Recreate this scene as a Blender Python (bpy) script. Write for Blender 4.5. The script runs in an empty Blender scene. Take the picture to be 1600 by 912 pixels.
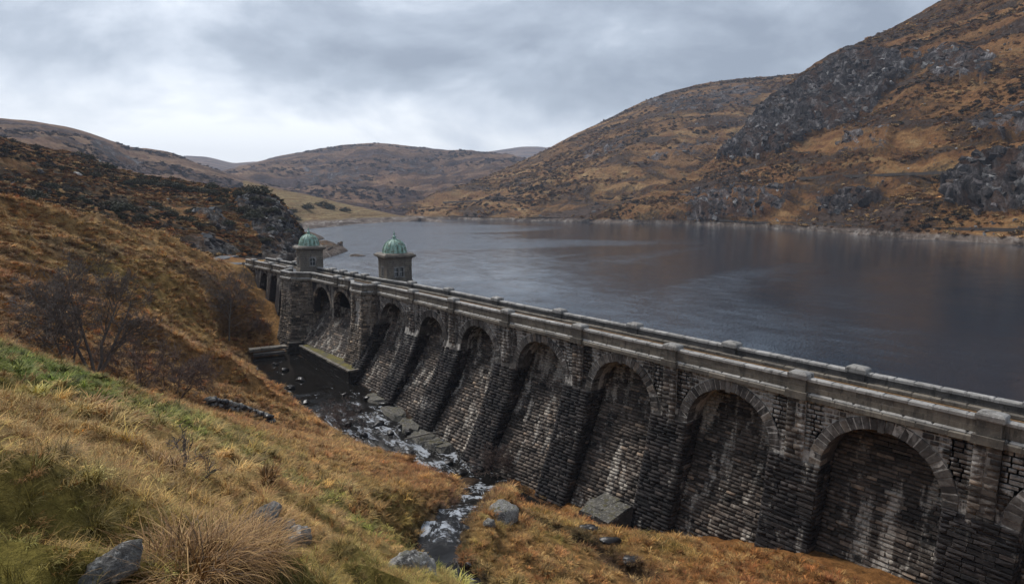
import bpy, math, random
import numpy as np
from mathutils import Matrix, Vector

random.seed(7); rng = np.random.default_rng(7)
SC = bpy.context.scene
COL = SC.collection
R = math.radians

# ---------------------------------------------------------------- camera, sky, sun, exposure
F, CX, CY, HOR, XV = 950., 800., 456., 320., 36.
pitch = math.atan((CY - HOR) / F)
th = math.atan((CX - XV) * math.cos(pitch) / F)
CAM = np.array([-43.0, 0.0, 12.0])
FW = np.array([math.sin(th) * math.cos(pitch), math.cos(th) * math.cos(pitch), -math.sin(pitch)])
RT = np.array([math.cos(th), -math.sin(th), 0.0])
UP = np.cross(RT, FW)
cam = bpy.data.cameras.new("camera")
cam.sensor_width = 36; cam.lens = 36 * F / 1600
cam.clip_start = 0.1; cam.clip_end = 30000
cam_o = bpy.data.objects.new("camera", cam); COL.objects.link(cam_o)
mw = Matrix.Identity(4)
for i in range(3):
    mw[i][0], mw[i][1], mw[i][2], mw[i][3] = RT[i], UP[i], -FW[i], CAM[i]
cam_o.matrix_world = mw
SC.camera = cam_o

SUN_AZ, SUN_EL, GLOW_AZ = -12.0, 52.0, 14.0      # degrees from +Y towards +X; the thin bright cloud lies a little right of the sun
W = bpy.data.worlds.new("World"); SC.world = W; W.use_nodes = True
nt = W.node_tree; nt.nodes.clear()
def N(t, typ, **kw):
    n = t.nodes.new(typ)
    for k, v in kw.items():
        if k.startswith('i_'):
            key = k[2:]; n.inputs[int(key) if key.isdigit() else key].default_value = v
        else: setattr(n, k, v)
    return n
def L(t, a, b): t.links.new(a, b)
def math_n(t, op, a, b=None, c=None, clamp=False):
    n = t.nodes.new('ShaderNodeMath'); n.operation = op; n.use_clamp = clamp
    for i, v in enumerate((a, b, c)):
        if v is None: continue
        if isinstance(v, (int, float)): n.inputs[i].default_value = v
        else: t.links.new(v, n.inputs[i])
    return n.outputs[0]
def ramp(t, fac, stops, interp='LINEAR'):
    n = t.nodes.new('ShaderNodeValToRGB'); n.color_ramp.interpolation = interp
    e = n.color_ramp.elements
    while len(e) < len(stops): e.new(0.5)
    for el, (p, c) in zip(e, stops):
        el.position = p; el.color = (*c, 1) if len(c) == 3 else c
    t.links.new(fac, n.inputs[0]); return n.outputs[0]
def g(v): return (v, v, v)
def mixc(t, fac, a, b, mode='MIX'):
    n = t.nodes.new('ShaderNodeMix'); n.data_type = 'RGBA'; n.blend_type = mode
    for i, v in ((0, fac), (6, a), (7, b)):
        if isinstance(v, (int, float)): n.inputs[i].default_value = v
        elif isinstance(v, tuple): n.inputs[i].default_value = (*v, 1)
        else: t.links.new(v, n.inputs[i])
    return n.outputs[2]
def maprange(t, v, a, b, c, d, smooth=False):
    n = t.nodes.new('ShaderNodeMapRange'); n.clamp = True
    if smooth: n.interpolation_type = 'SMOOTHSTEP'
    t.links.new(v, n.inputs[0])
    for i, x in enumerate((a, b, c, d)): n.inputs[1 + i].default_value = x
    return n.outputs[0]
def mapping(t, vec, scale=(1, 1, 1), loc=(0, 0, 0), rot=(0, 0, 0)):
    n = t.nodes.new('ShaderNodeMapping'); t.links.new(vec, n.inputs[0])
    n.inputs['Scale'].default_value = scale; n.inputs['Location'].default_value = loc; n.inputs['Rotation'].default_value = rot
    return n.outputs[0]
def noise(t, vec, scale, detail=4, rough=0.55, dist=0.0, out=0):
    n = t.nodes.new('ShaderNodeTexNoise'); t.links.new(vec, n.inputs['Vector'])
    n.inputs['Scale'].default_value = scale; n.inputs['Detail'].default_value = detail
    n.inputs['Roughness'].default_value = rough; n.inputs['Distortion'].default_value = dist
    return n.outputs[out]

tc = N(nt, 'ShaderNodeTexCoord')
sep = N(nt, 'ShaderNodeSeparateXYZ'); L(nt, tc.outputs['Generated'], sep.inputs[0])
zc = math_n(nt, 'MAXIMUM', sep.outputs[2], 0.0)
den = math_n(nt, 'ADD', zc, 0.20)
comb = N(nt, 'ShaderNodeCombineXYZ')
L(nt, math_n(nt, 'DIVIDE', sep.outputs[0], den), comb.inputs[0])
L(nt, math_n(nt, 'DIVIDE', sep.outputs[1], den), comb.inputs[1])
cl = noise(nt, mapping(nt, tc.outputs['Generated'], (2.1, 2.1, 4.6), (3.1, 1.7, 0.35)), 1.3, 10, 0.57, 0.3)
cl2 = noise(nt, mapping(nt, comb.outputs[0], (0.5, 0.6, 1), (7.3, 0.4, 0)), 0.9, 4, 0.5, 0.2)
clm = math_n(nt, 'ADD', math_n(nt, 'MULTIPLY', cl, 1.45), math_n(nt, 'MULTIPLY_ADD', cl2, 0.70, -0.575))
# thin bright cloud towards the horizon and round the hidden sun
hz = maprange(nt, zc, 0.02, 0.22, 0.22, -0.12, True)
sund = math_n(nt, 'ADD', math_n(nt, 'MULTIPLY', sep.outputs[0], math.sin(R(GLOW_AZ))), math_n(nt, 'MULTIPLY', sep.outputs[1], math.cos(R(GLOW_AZ))))
sd = maprange(nt, sund, 0.2, 1.0, -0.09, 0.08)
cf = math_n(nt, 'ADD', math_n(nt, 'ADD', clm, hz), sd)
ccol = ramp(nt, cf, [(0.22, (0.20, 0.23, 0.28)), (0.40, (0.32, 0.36, 0.42)), (0.54, (0.50, 0.54, 0.60)), (0.74, (0.80, 0.82, 0.84))])
sky = N(nt, 'ShaderNodeTexSky', sky_type='NISHITA', sun_disc=False)
sky.sun_elevation = R(SUN_EL); sky.sun_rotation = R(SUN_AZ); sky.air_density = 1.2; sky.dust_density = 2.0
skyc = mixc(nt, 1.0, sky.outputs[0], (0.09, 0.09, 0.09), 'MULTIPLY')
wcol = mixc(nt, 0.90, skyc, ccol)
wcol = mixc(nt, maprange(nt, sep.outputs[2], -0.06, -0.01, 1, 0), wcol, (0.03, 0.028, 0.022))   # earth below the horizon
bg = N(nt, 'ShaderNodeBackground'); L(nt, wcol, bg.inputs[0]); bg.inputs[1].default_value = 0.80
wo = N(nt, 'ShaderNodeOutputWorld'); L(nt, bg.outputs[0], wo.inputs[0])

sl = bpy.data.lights.new("sun", 'SUN'); sl.energy = 1.5; sl.angle = R(12); sl.color = (1.0, 0.955, 0.90)
so = bpy.data.objects.new("sun", sl); COL.objects.link(so)
sdir = Vector((math.sin(R(SUN_AZ)) * math.cos(R(SUN_EL)), math.cos(R(SUN_AZ)) * math.cos(R(SUN_EL)), math.sin(R(SUN_EL))))
so.rotation_euler = sdir.to_track_quat('Z', 'Y').to_euler(); so.location = (0, 0, 300)

SC.view_settings.view_transform = 'Standard'; SC.view_settings.look = 'None'
SC.view_settings.exposure = 1.08; SC.view_settings.gamma = 1.0
SC.render.engine = 'CYCLES'
SC.cycles.use_denoising = True
SC.cycles.max_bounces = 6; SC.cycles.transparent_max_bounces = 8; SC.cycles.volume_bounces = 0

# ---------------------------------------------------------------- helpers
def ray(px, py):
    d = FW + RT * ((px - CX) / F) - UP * ((py - CY) / F)
    return d / np.linalg.norm(d)
def at_h(px, py, h):
    d = ray(px, py); return CAM + d * (h / math.hypot(d[0], d[1]))
def at_z(px, py, z):
    d = ray(px, py); return CAM + d * ((z - CAM[2]) / d[2])
def at_x(px, py, x):
    d = ray(px, py); return CAM + d * ((x - CAM[0]) / d[0])
def at_y(px, py, y):
    d = ray(px, py); return CAM + d * ((y - CAM[1]) / d[1])
def proj(P):
    Q = np.atleast_2d(P) - CAM; z = Q @ FW
    return np.stack([CX + F * (Q @ RT) / z, CY - F * (Q @ UP) / z, z], 1)

def hash3(ix, iy, iz):
    h = (ix.astype(np.int64) * 374761393 + iy.astype(np.int64) * 668265263 + iz.astype(np.int64) * 2147483647) & 0xffffffff
    h = ((h ^ (h >> 13)) * 1274126177) & 0xffffffff
    h = (h ^ (h >> 16)) & 0xffffffff
    h = (h * 2246822519) & 0xffffffff
    return ((h ^ (h >> 15)) & 0xffffff) / float(0xffffff)
def vnoise(P):
    P = np.asarray(P, float); I = np.floor(P); f = P - I; I = I.astype(np.int64)
    u = f * f * f * (f * (f * 6 - 15) + 10)
    r = 0
    for dx in (0, 1):
        for dy in (0, 1):
            for dz in (0, 1):
                w = (u[:, 0] if dx else 1 - u[:, 0]) * (u[:, 1] if dy else 1 - u[:, 1]) * (u[:, 2] if dz else 1 - u[:, 2])
                r = r + w * hash3(I[:, 0] + dx, I[:, 1] + dy, I[:, 2] + dz)
    return r * 2 - 1
def fbm(P, octv=4, gain=0.5, lac=2.03):
    P = np.asarray(P, float).copy(); a = 1.0; s = 0; tot = 0
    for o in range(octv):
        s = s + a * vnoise(P + o * 17.31); tot += a; a *= gain; P = P * lac
    return s / tot
def ridged(P, octv=4, gain=0.55):
    P = np.asarray(P, float).copy(); a = 1.0; s = 0; tot = 0
    for o in range(octv):
        s = s + a * (1 - np.abs(vnoise(P + o * 9.7)) * 2); tot += a; a *= gain; P = P * 2.1
    return s / tot
def sstep(a, b, x):
    t = np.clip((x - a) / (b - a), 0, 1); return t * t * (3 - 2 * t)

def mesh_from(name, V, Fc, attrs=None, smooth=False):
    """V (n,3); Fc: list of int arrays (m,3) and/or (m,4), or python list of tuples."""
    me = bpy.data.meshes.new(name)
    V = np.asarray(V, np.float32)
    if isinstance(Fc, list) and len(Fc) and isinstance(Fc[0], (tuple, list)):
        me.from_pydata([tuple(map(float, v)) for v in V], [], [tuple(int(i) for i in f) for f in Fc])
    else:
        arrs = [np.asarray(a, np.int32) for a in (Fc if isinstance(Fc, list) else [Fc]) if len(a)]
        loops = np.concatenate([a.ravel() for a in arrs])
        tot = np.concatenate([np.full(len(a), a.shape[1], np.int32) for a in arrs])
        st = np.concatenate([[0], np.cumsum(tot)[:-1]]).astype(np.int32)
        me.vertices.add(len(V)); me.vertices.foreach_set('co', V.ravel())
        me.loops.add(len(loops)); me.loops.foreach_set('vertex_index', loops)
        me.polygons.add(len(tot)); me.polygons.foreach_set('loop_start', st)
        me.update(calc_edges=True); me.validate()
    for k, v in (attrs or {}).items():
        v = np.asarray(v, np.float32)
        if v.ndim == 1:
            a = me.attributes.new(k, 'FLOAT', 'POINT'); a.data.foreach_set('value', v)
        elif v.shape[1] == 3:
            a = me.attributes.new(k, 'FLOAT_VECTOR', 'POINT'); a.data.foreach_set('vector', v.ravel())
    if smooth:
        me.polygons.foreach_set('use_smooth', np.ones(len(me.polygons), bool))
    return me
def obj(name, me, mat=None, parent=None):
    o = bpy.data.objects.new(name, me); COL.objects.link(o)
    if mat is not None and me is not None and not len(me.materials): me.materials.append(mat)
    if parent is not None: o.parent = parent
    return o
def tag(o, label=None, cat=None, group=None, kind=None):
    if label: o['label'] = label
    if cat: o['category'] = cat
    if group: o['group'] = group
    if kind: o['kind'] = kind
    return o
def empty(name, loc=(0, 0, 0)):
    o = bpy.data.objects.new(name, None); COL.objects.link(o); o.location = loc; o.empty_display_size = 0.3
    return o
def grid_faces(nu, nv, flip=False):
    i = np.arange(nu - 1)[:, None] * nv + np.arange(nv - 1)[None, :]
    q = np.stack([i, i + nv, i + nv + 1, i + 1], -1).reshape(-1, 4)
    return q[:, ::-1] if flip else q

class MB:
    def __init__(s): s.V = []; s.F = []; s.n = 0
    def add(s, V, Fc):
        V = np.asarray(V, float); s.V.append(V); s.F += [tuple(i + s.n for i in f) for f in Fc]; s.n += len(V)
    def box(s, c, d, rz=0.0, j=0.0):
        hx, hy, hz = d[0] / 2, d[1] / 2, d[2] / 2
        V = np.array([[x, y, z] for x in (-hx, hx) for y in (-hy, hy) for z in (-hz, hz)])
        if j: V = V + rng.uniform(-j, j, V.shape)
        ca, sa = math.cos(rz), math.sin(rz)
        V = np.stack([V[:, 0] * ca - V[:, 1] * sa + c[0], V[:, 0] * sa + V[:, 1] * ca + c[1], V[:, 2] + c[2]], 1)
        s.add(V, [(0, 1, 3, 2), (4, 6, 7, 5), (0, 4, 5, 1), (2, 3, 7, 6), (0, 2, 6, 4), (1, 5, 7, 3)])
    def prism(s, poly, z0, z1, top=None):
        n = len(poly); b = [(x, y, z0) for x, y in poly]; t = [(x, y, z1) for x, y in (top or poly)]
        s.add(b + t, [(i, (i + 1) % n, n + (i + 1) % n, n + i) for i in range(n)] + [tuple(range(n))[::-1], tuple(range(n, 2 * n))])
    def lathe(s, prof, c, n=32, cap=True):
        V = []; Fc = []
        for r, z in prof:
            for k in range(n):
                a = 2 * math.pi * k / n; V.append((c[0] + r * math.cos(a), c[1] + r * math.sin(a), c[2] + z))
        for i in range(len(prof) - 1):
            for k in range(n):
                Fc.append((i * n + k, i * n + (k + 1) % n, (i + 1) * n + (k + 1) % n, (i + 1) * n + k))
        if cap: Fc += [tuple(range(n))[::-1], tuple(range((len(prof) - 1) * n, len(prof) * n))]
        s.add(V, Fc)
    def tube(s, pts, rad, n=4):
        pts = [Vector(p) for p in pts]; V = []; Fc = []
        for i, p in enumerate(pts):
            d = (pts[min(i + 1, len(pts) - 1)] - pts[max(i - 1, 0)])
            if d.length < 1e-6: d = Vector((0, 0, 1))
            d.normalize(); a = d.cross(Vector((0.31, 0.77, 0.55))); a.normalize(); b = d.cross(a)
            for k in range(n):
                t = 2 * math.pi * k / n; V.append(p + (a * math.cos(t) + b * math.sin(t)) * rad[i])
        for i in range(len(pts) - 1):
            for k in range(n):
                Fc.append((i * n + k, i * n + (k + 1) % n, (i + 1) * n + (k + 1) % n, (i + 1) * n + k))
        Fc.append(tuple(range((len(pts) - 1) * n, len(pts) * n)))
        s.add(V, Fc)
    def mesh(s, name, smooth=False):
        return mesh_from(name, np.concatenate(s.V), s.F, None, smooth)
    def build(s, name, mat, parent=None, smooth=False):
        return obj(name, s.mesh(name, smooth), mat, parent)

# ---------------------------------------------------------------- materials
def new_mat(name):
    m = bpy.data.materials.new(name); m.use_nodes = True; t = m.node_tree
    b = t.nodes['Principled BSDF']; return m, t, b
def geo_pos(t): return N(t, 'ShaderNodeNewGeometry').outputs['Position']
def attr(t, name, out=0, typ='GEOMETRY'):
    n = N(t, 'ShaderNodeAttribute', attribute_name=name, attribute_type=typ); return n.outputs[out]
def bump(t, b, h, strength=0.5, dist=0.05):
    n = N(t, 'ShaderNodeBump'); n.inputs['Strength'].default_value = strength; n.inputs['Distance'].default_value = dist
    L(t, h, n.inputs['Height']); L(t, n.outputs[0], b.inputs['Normal']); return n

def stone_mat(name, dark, brown, pale, streak=1.0, mortar=False, s0=0.54, s1=0.68):
    m, t, b = new_mat(name); P = geo_pos(t)
    s3 = N(t, 'ShaderNodeSeparateXYZ'); L(t, P, s3.inputs[0]); z = s3.outputs[2]; y = s3.outputs[1]
    tint = attr(t, 'tint', 2)
    n1 = noise(t, P, 0.35, 4, 0.6)
    n2 = noise(t, P, 4.0, 6, 0.65)
    base = mixc(t, maprange(t, math_n(t, 'ADD', n1, math_n(t, 'MULTIPLY', tint, 0.30)), 0.45, 0.90, 0, 1), dark, brown)
    if not mortar:
        base = mixc(t, 1.0, base, ramp(t, tint, [(0, g(0.40)), (0.45, g(0.85)), (0.85, g(1.35)), (1, (2.1, 1.95, 1.75))]), 'MULTIPLY')
    base = mixc(t, 1.0, base, ramp(t, n2, [(0.28, g(0.45)), (0.5, g(1.0)), (0.72, g(1.55))]), 'MULTIPLY')
    # lime streaks running down the face and a leached band under the string course
    sv = mapping(t, P, (0.55, 0.95, 0.075))
    st = noise(t, sv, 1.0, 5, 0.62, 0.25)
    brk = noise(t, P, 1.3, 5, 0.7)
    top = maprange(t, z, -8.0, -2.0, -0.035, 0.10)
    blot = noise(t, mapping(t, P, (0.25, 0.13, 0.3)), 1.0, 3, 0.6)
    sm = math_n(t, 'ADD', math_n(t, 'ADD', st, top), math_n(t, 'ADD', math_n(t, 'MULTIPLY', math_n(t, 'SUBTRACT', brk, 0.5), 0.55), math_n(t, 'MULTIPLY', math_n(t, 'SUBTRACT', blot, 0.5), 0.45)))
    sf = maprange(t, sm, s0, s1, 0, streak, True)
    sf = math_n(t, 'MULTIPLY', sf, maprange(t, n2, 0.3, 0.6, 0.35, 1))
    base = mixc(t, sf, base, pale)
    L(t, base, b.inputs['Base Color']); b.inputs['Roughness'].default_value = 0.82
    b.inputs['Specular IOR Level'].default_value = 0.3
    n3 = noise(t, P, 9.0, 8, 0.7)
    bump(t, b, n3, 0.9, 0.05)
    return m
M_STONE = stone_mat("blackened_gritstone", (0.021, 0.020, 0.022), (0.055, 0.045, 0.040), (0.34, 0.315, 0.28), 0.75, False, 0.58, 0.70)
M_BAST = stone_mat("brown_gritstone", (0.095, 0.080, 0.066), (0.25, 0.20, 0.15), (0.48, 0.44, 0.38), 0.55)
M_PANEL = stone_mat("brown_panel_gritstone", (0.055, 0.049, 0.044), (0.155, 0.124, 0.100), (0.50, 0.455, 0.39), 0.95, False, 0.50, 0.61)
M_LIME = stone_mat("pale_lime_mortar", (0.17, 0.158, 0.142), (0.30, 0.28, 0.25), (0.58, 0.55, 0.50), 0.9, True, 0.46, 0.62)
M_VOUS = stone_mat("grey_arch_stone", (0.042, 0.039, 0.037), (0.115, 0.102, 0.09), (0.42, 0.40, 0.37), 0.38, False, 0.58, 0.70)
M_SPAN = stone_mat("leached_spandrel_stone", (0.036, 0.033, 0.031), (0.105, 0.085, 0.07), (0.42, 0.395, 0.36), 0.9, False, 0.54, 0.66)
M_MORTAR = stone_mat("shadow_dark_lime_mortar", (0.05, 0.045, 0.041), (0.13, 0.115, 0.10), (0.55, 0.52, 0.47), 0.95, True, 0.46, 0.62)  # dark base colour paints in the deep shadow of the lower joints

def coping_mat(name, a, bcol, lich):
    m, t, b = new_mat(name); P = geo_pos(t); tint = attr(t, 'tint', 2)
    n1 = noise(t, P, 0.9, 6, 0.65); n2 = noise(t, P, 7, 7, 0.7)
    c = mixc(t, maprange(t, math_n(t, 'ADD', n1, math_n(t, 'MULTIPLY', tint, 0.25)), 0.42, 0.85, 0, 1), a, bcol)
    c = mixc(t, maprange(t, n2, 0.55, 0.72, 0, 0.8), c, lich)
    c = mixc(t, maprange(t, noise(t, mapping(t, P, (1, 1, 0.25)), 2.2, 5, 0.7), 0.53, 0.66, 0, 0.75), c, (0.035, 0.033, 0.03))
    L(t, c, b.inputs['Base Color']); b.inputs['Roughness'].default_value = 0.7
    bump(t, b, n2, 0.6, 0.02); return m
M_COPING = coping_mat("weathered_coping_stone", (0.19, 0.18, 0.165), (0.40, 0.385, 0.36), (0.50, 0.49, 0.46))
M_PARA = coping_mat("parapet_stone", (0.080, 0.070, 0.058), (0.21, 0.18, 0.14), (0.28, 0.26, 0.21))
M_USPARA = coping_mat("dark_parapet_stone", (0.045, 0.042, 0.04), (0.12, 0.108, 0.095), (0.22, 0.21, 0.19))
M_TOWER = coping_mat("tower_stone", (0.12, 0.10, 0.08), (0.28, 0.235, 0.18), (0.36, 0.32, 0.24))

def simple_mat(name, c0, c1, scale=3, rough=0.8, bs=0.4, bd=0.02, stretch=(1, 1, 1), spec=0.4):
    m, t, b = new_mat(name); P = mapping(t, geo_pos(t), stretch)
    n1 = noise(t, P, scale, 6, 0.65)
    L(t, ramp(t, n1, [(0.32, c0), (0.68, c1)]), b.inputs['Base Color']); b.inputs['Roughness'].default_value = rough
    b.inputs['Specular IOR Level'].default_value = spec
    if bs: bump(t, b, noise(t, P, scale * 3, 6, 0.7), bs, bd)
    return m
M_ASPHALT = simple_mat("wet_asphalt", (0.030, 0.030, 0.033), (0.055, 0.055, 0.058), 2.5, 0.42, 0.3, 0.01)
M_LITTER = simple_mat("leaf_litter_verge", (0.06, 0.035, 0.018), (0.24, 0.14, 0.06), 6, 0.9)
M_BARK = simple_mat("grey_brown_bark", (0.075, 0.062, 0.053), (0.19, 0.157, 0.135), 6, 0.9)
M_PALEBARK = simple_mat("pale_bark", (0.10, 0.085, 0.07), (0.26, 0.235, 0.20), 6, 0.9)
M_TWIG = simple_mat("purple_brown_twigs", (0.08, 0.056, 0.046), (0.20, 0.145, 0.12), 2, 0.9, 0)
M_DARK = simple_mat("near_black_backing", (0.006, 0.006, 0.007), (0.014, 0.013, 0.013), 2, 0.9, 0)  # near-black: parapet cores, and painted shade behind the spillway arches
M_WET = simple_mat("wet_black_stone", (0.012, 0.012, 0.013), (0.045, 0.04, 0.036), 2.0, 0.35, 0.6, 0.04)
M_LEAF = simple_mat("dark_evergreen_leaf", (0.022, 0.025, 0.012), (0.07, 0.068, 0.032), 1.6, 0.8, 0)
M_LEAF2 = simple_mat("dull_olive_leaf", (0.022, 0.022, 0.010), (0.075, 0.065, 0.028), 1.6, 0.8, 0)
M_METAL = simple_mat("grey_green_railing_metal", (0.05, 0.06, 0.055), (0.10, 0.11, 0.10), 5, 0.5, 0)
M_TRACK = simple_mat("track_wall_stone", (0.03, 0.026, 0.024), (0.075, 0.06, 0.05), 0.3, 0.9, 0)

def rock_mat(name, c0, c1, lich, moss, scale=1.0):
    m, t, b = new_mat(name); P = geo_pos(t); Nn = N(t, 'ShaderNodeNewGeometry').outputs['Normal']
    n1 = noise(t, P, 1.1 * scale, 7, 0.68); n2 = noise(t, P, 6 * scale, 7, 0.7)
    c = ramp(t, n1, [(0.38, c0), (0.62, c1)])
    c = mixc(t, maprange(t, n2, 0.52, 0.60, 0, 0.8), c, lich)
    n4 = noise(t, P, 26 * scale, 5, 0.7)
    c = mixc(t, 1.0, c, ramp(t, n4, [(0.32, g(0.45)), (0.5, g(1.0)), (0.68, (1.5, 1.48, 1.42))]), 'MULTIPLY')
    up = N(t, 'ShaderNodeSeparateXYZ'); L(t, Nn, up.inputs[0])
    mf = math_n(t, 'MULTIPLY', maprange(t, up.outputs[2], 0.35, 0.9, 0, 1), maprange(t, noise(t, P, 2.2 * scale, 5, 0.65), 0.5, 0.62, 0, 0.9))
    c = mixc(t, mf, c, moss)
    L(t, c, b.inputs['Base Color']); b.inputs['Roughness'].default_value = 0.85
    bump(t, b, math_n(t, 'ADD', n1, math_n(t, 'ADD', math_n(t, 'MULTIPLY', n2, 0.4), math_n(t, 'MULTIPLY', n4, 0.15))), 1.0, 0.16 / scale); return m
M_ROCK = rock_mat("lichen_grey_rock", (0.06, 0.056, 0.052), (0.25, 0.24, 0.225), (0.46, 0.45, 0.42), (0.06, 0.058, 0.015), 2.0)
M_CRAG = rock_mat("crag_rock", (0.028, 0.026, 0.027), (0.12, 0.115, 0.115), (0.26, 0.26, 0.26), (0.10, 0.06, 0.022), 0.16)

def copper_mat():
    m, t, b = new_mat("verdigris_copper"); tcn = N(t, 'ShaderNodeTexCoord'); P = tcn.outputs['Object']
    n1 = noise(t, mapping(t, P, (1.6, 1.6, 0.3)), 1.6, 6, 0.65); n2 = noise(t, P, 2.5, 5, 0.6)
    c = ramp(t, n1, [(0.34, (0.07, 0.09, 0.06)), (0.44, (0.18, 0.30, 0.23)), (0.54, (0.28, 0.45, 0.37)), (0.66, (0.44, 0.58, 0.50))])
    c = mixc(t, maprange(t, n2, 0.50, 0.62, 0, 0.75), c, (0.13, 0.115, 0.06))
    L(t, c, b.inputs['Base Color']); b.inputs['Roughness'].default_value = 0.6; b.inputs['Metallic'].default_value = 0.0
    return m
M_COPPER = copper_mat()

def ground_mat():
    m, t, b = new_mat("moorland_turf"); P = geo_pos(t)
    col = N(t, 'ShaderNodeAttribute', attribute_name='gcol').outputs['Vector']
    n1 = noise(t, P, 1.7, 8, 0.7); n2 = noise(t, mapping(t, P, (1, 1, 1.0)), 9, 6, 0.75)
    c = mixc(t, 1.0, col, ramp(t, n1, [(0.3, g(0.35)), (0.5, g(0.9)), (0.7, g(1.5))]), 'MULTIPLY')
    c = mixc(t, 1.0, c, ramp(t, n2, [(0.3, g(0.55)), (0.7, g(1.4))]), 'MULTIPLY')
    L(t, c, b.inputs['Base Color']); b.inputs['Roughness'].default_value = 1.0; b.inputs['Specular IOR Level'].default_value = 0.1
    bump(t, b, math_n(t, 'ADD', n1, math_n(t, 'MULTIPLY', n2, 0.4)), 1.0, 0.25); return m
M_GROUND = ground_mat()

def hill_mat(name, cols, heather, rockc, rockp, s=1.0, shore=None, hcov=0.5, bd=3.0):
    """cols: straw, tan, rust. Streaky grass and heather along the slope; 'rock' attribute bares the crags."""
    m, t, b = new_mat(name); P = geo_pos(t)
    rk = attr(t, 'rock', 2); dv = attr(t, 'flow', 1)     # flow: (along slope, down slope, height)
    n1 = noise(t, mapping(t, dv, (0.011 * s, 0.036 * s, 0), (0, 0, 0), (0, 0, -0.38)), 1.0, 9, 0.64, 0.35)
    n2 = noise(t, mapping(t, dv, (0.04 * s, 0.13 * s, 0), (0, 0, 0), (0, 0, -0.38)), 1.0, 9, 0.72, 0.3)
    n3 = noise(t, mapping(t, dv, (0.006 * s, 0.012 * s, 0)), 1.0, 4, 0.6, 0.4)
    fine = noise(t, P, 0.42 * s, 8, 0.78)
    c = ramp(t, n2, [(0.38, cols[2]), (0.50, cols[1]), (0.62, cols[0])])
    c = mixc(t, maprange(t, n3, 0.46, 0.58, 0, 0.8), c, ramp(t, fine, [(0.35, tuple(v * 0.8 for v in cols[2])), (0.65, cols[1])]))
    hm = math_n(t, 'ADD', math_n(t, 'ADD', math_n(t, 'MULTIPLY', n1, 0.75), math_n(t, 'MULTIPLY', n2, 0.25)), math_n(t, 'MULTIPLY', math_n(t, 'SUBTRACT', fine, 0.5), 0.5))
    hf = maprange(t, hm, 1 - hcov - 0.03, 1 - hcov + 0.05, 0, 0.92, True)
    c = mixc(t, hf, c, mixc(t, fine, heather, tuple(v * 1.9 for v in heather)))
    # stones and scree
    rn = noise(t, mapping(t, dv, (0.10 * s, 0.06 * s, 0)), 1.0, 10, 0.74, 0.6)
    rn2 = noise(t, mapping(t, dv, (0.035 * s, 0.02 * s, 0)), 1.0, 7, 0.68, 0.8)
    rc = ramp(t, rn, [(0.40, tuple(v * 0.28 for v in rockc)), (0.5, tuple(v * 0.8 for v in rockc)), (0.57, tuple(v * 1.8 for v in rockc)), (0.66, rockp)])
    rc = mixc(t, maprange(t, rn2, 0.50, 0.60, 0, 0.75), rc, mixc(t, fine, heather, cols[2]))
    c = mixc(t, maprange(t, math_n(t, 'ADD', rk, math_n(t, 'ADD', math_n(t, 'MULTIPLY', math_n(t, 'SUBTRACT', rn, 0.5), 1.6), math_n(t, 'MULTIPLY', math_n(t, 'SUBTRACT', n2, 0.5), 1.6))), 0.42, 0.54, 0, 1), c, rc)
    c = mixc(t, 1.0, c, ramp(t, fine, [(0.34, g(0.42)), (0.5, g(1.0)), (0.66, g(1.5))]), 'MULTIPLY')
    if shore:
        z = N(t, 'ShaderNodeSeparateXYZ'); L(t, P, z.inputs[0])
        zz = math_n(t, 'ADD', z.outputs[2], math_n(t, 'MULTIPLY', math_n(t, 'SUBTRACT', n2, 0.5), 5.0))
        sc = ramp(t, rn, [(0.36, (0.065, 0.05, 0.042)), (0.52, (0.15, 0.12, 0.10)), (0.68, (0.34, 0.31, 0.28))])
        c = mixc(t, maprange(t, zz, shore - 0.7, shore + 0.7, 1, 0), c, sc)
    L(t, c, b.inputs['Base Color']); b.inputs['Roughness'].default_value = 1.0; b.inputs['Specular IOR Level'].default_value = 0.1
    hgt = math_n(t, 'ADD', math_n(t, 'MULTIPLY', math_n(t, 'ADD', n2, hf), 0.6), math_n(t, 'MULTIPLY', math_n(t, 'ADD', rn, fine), math_n(t, 'ADD', 0.25, rk)))
    bump(t, b, hgt, 0.8, bd); return m

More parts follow.
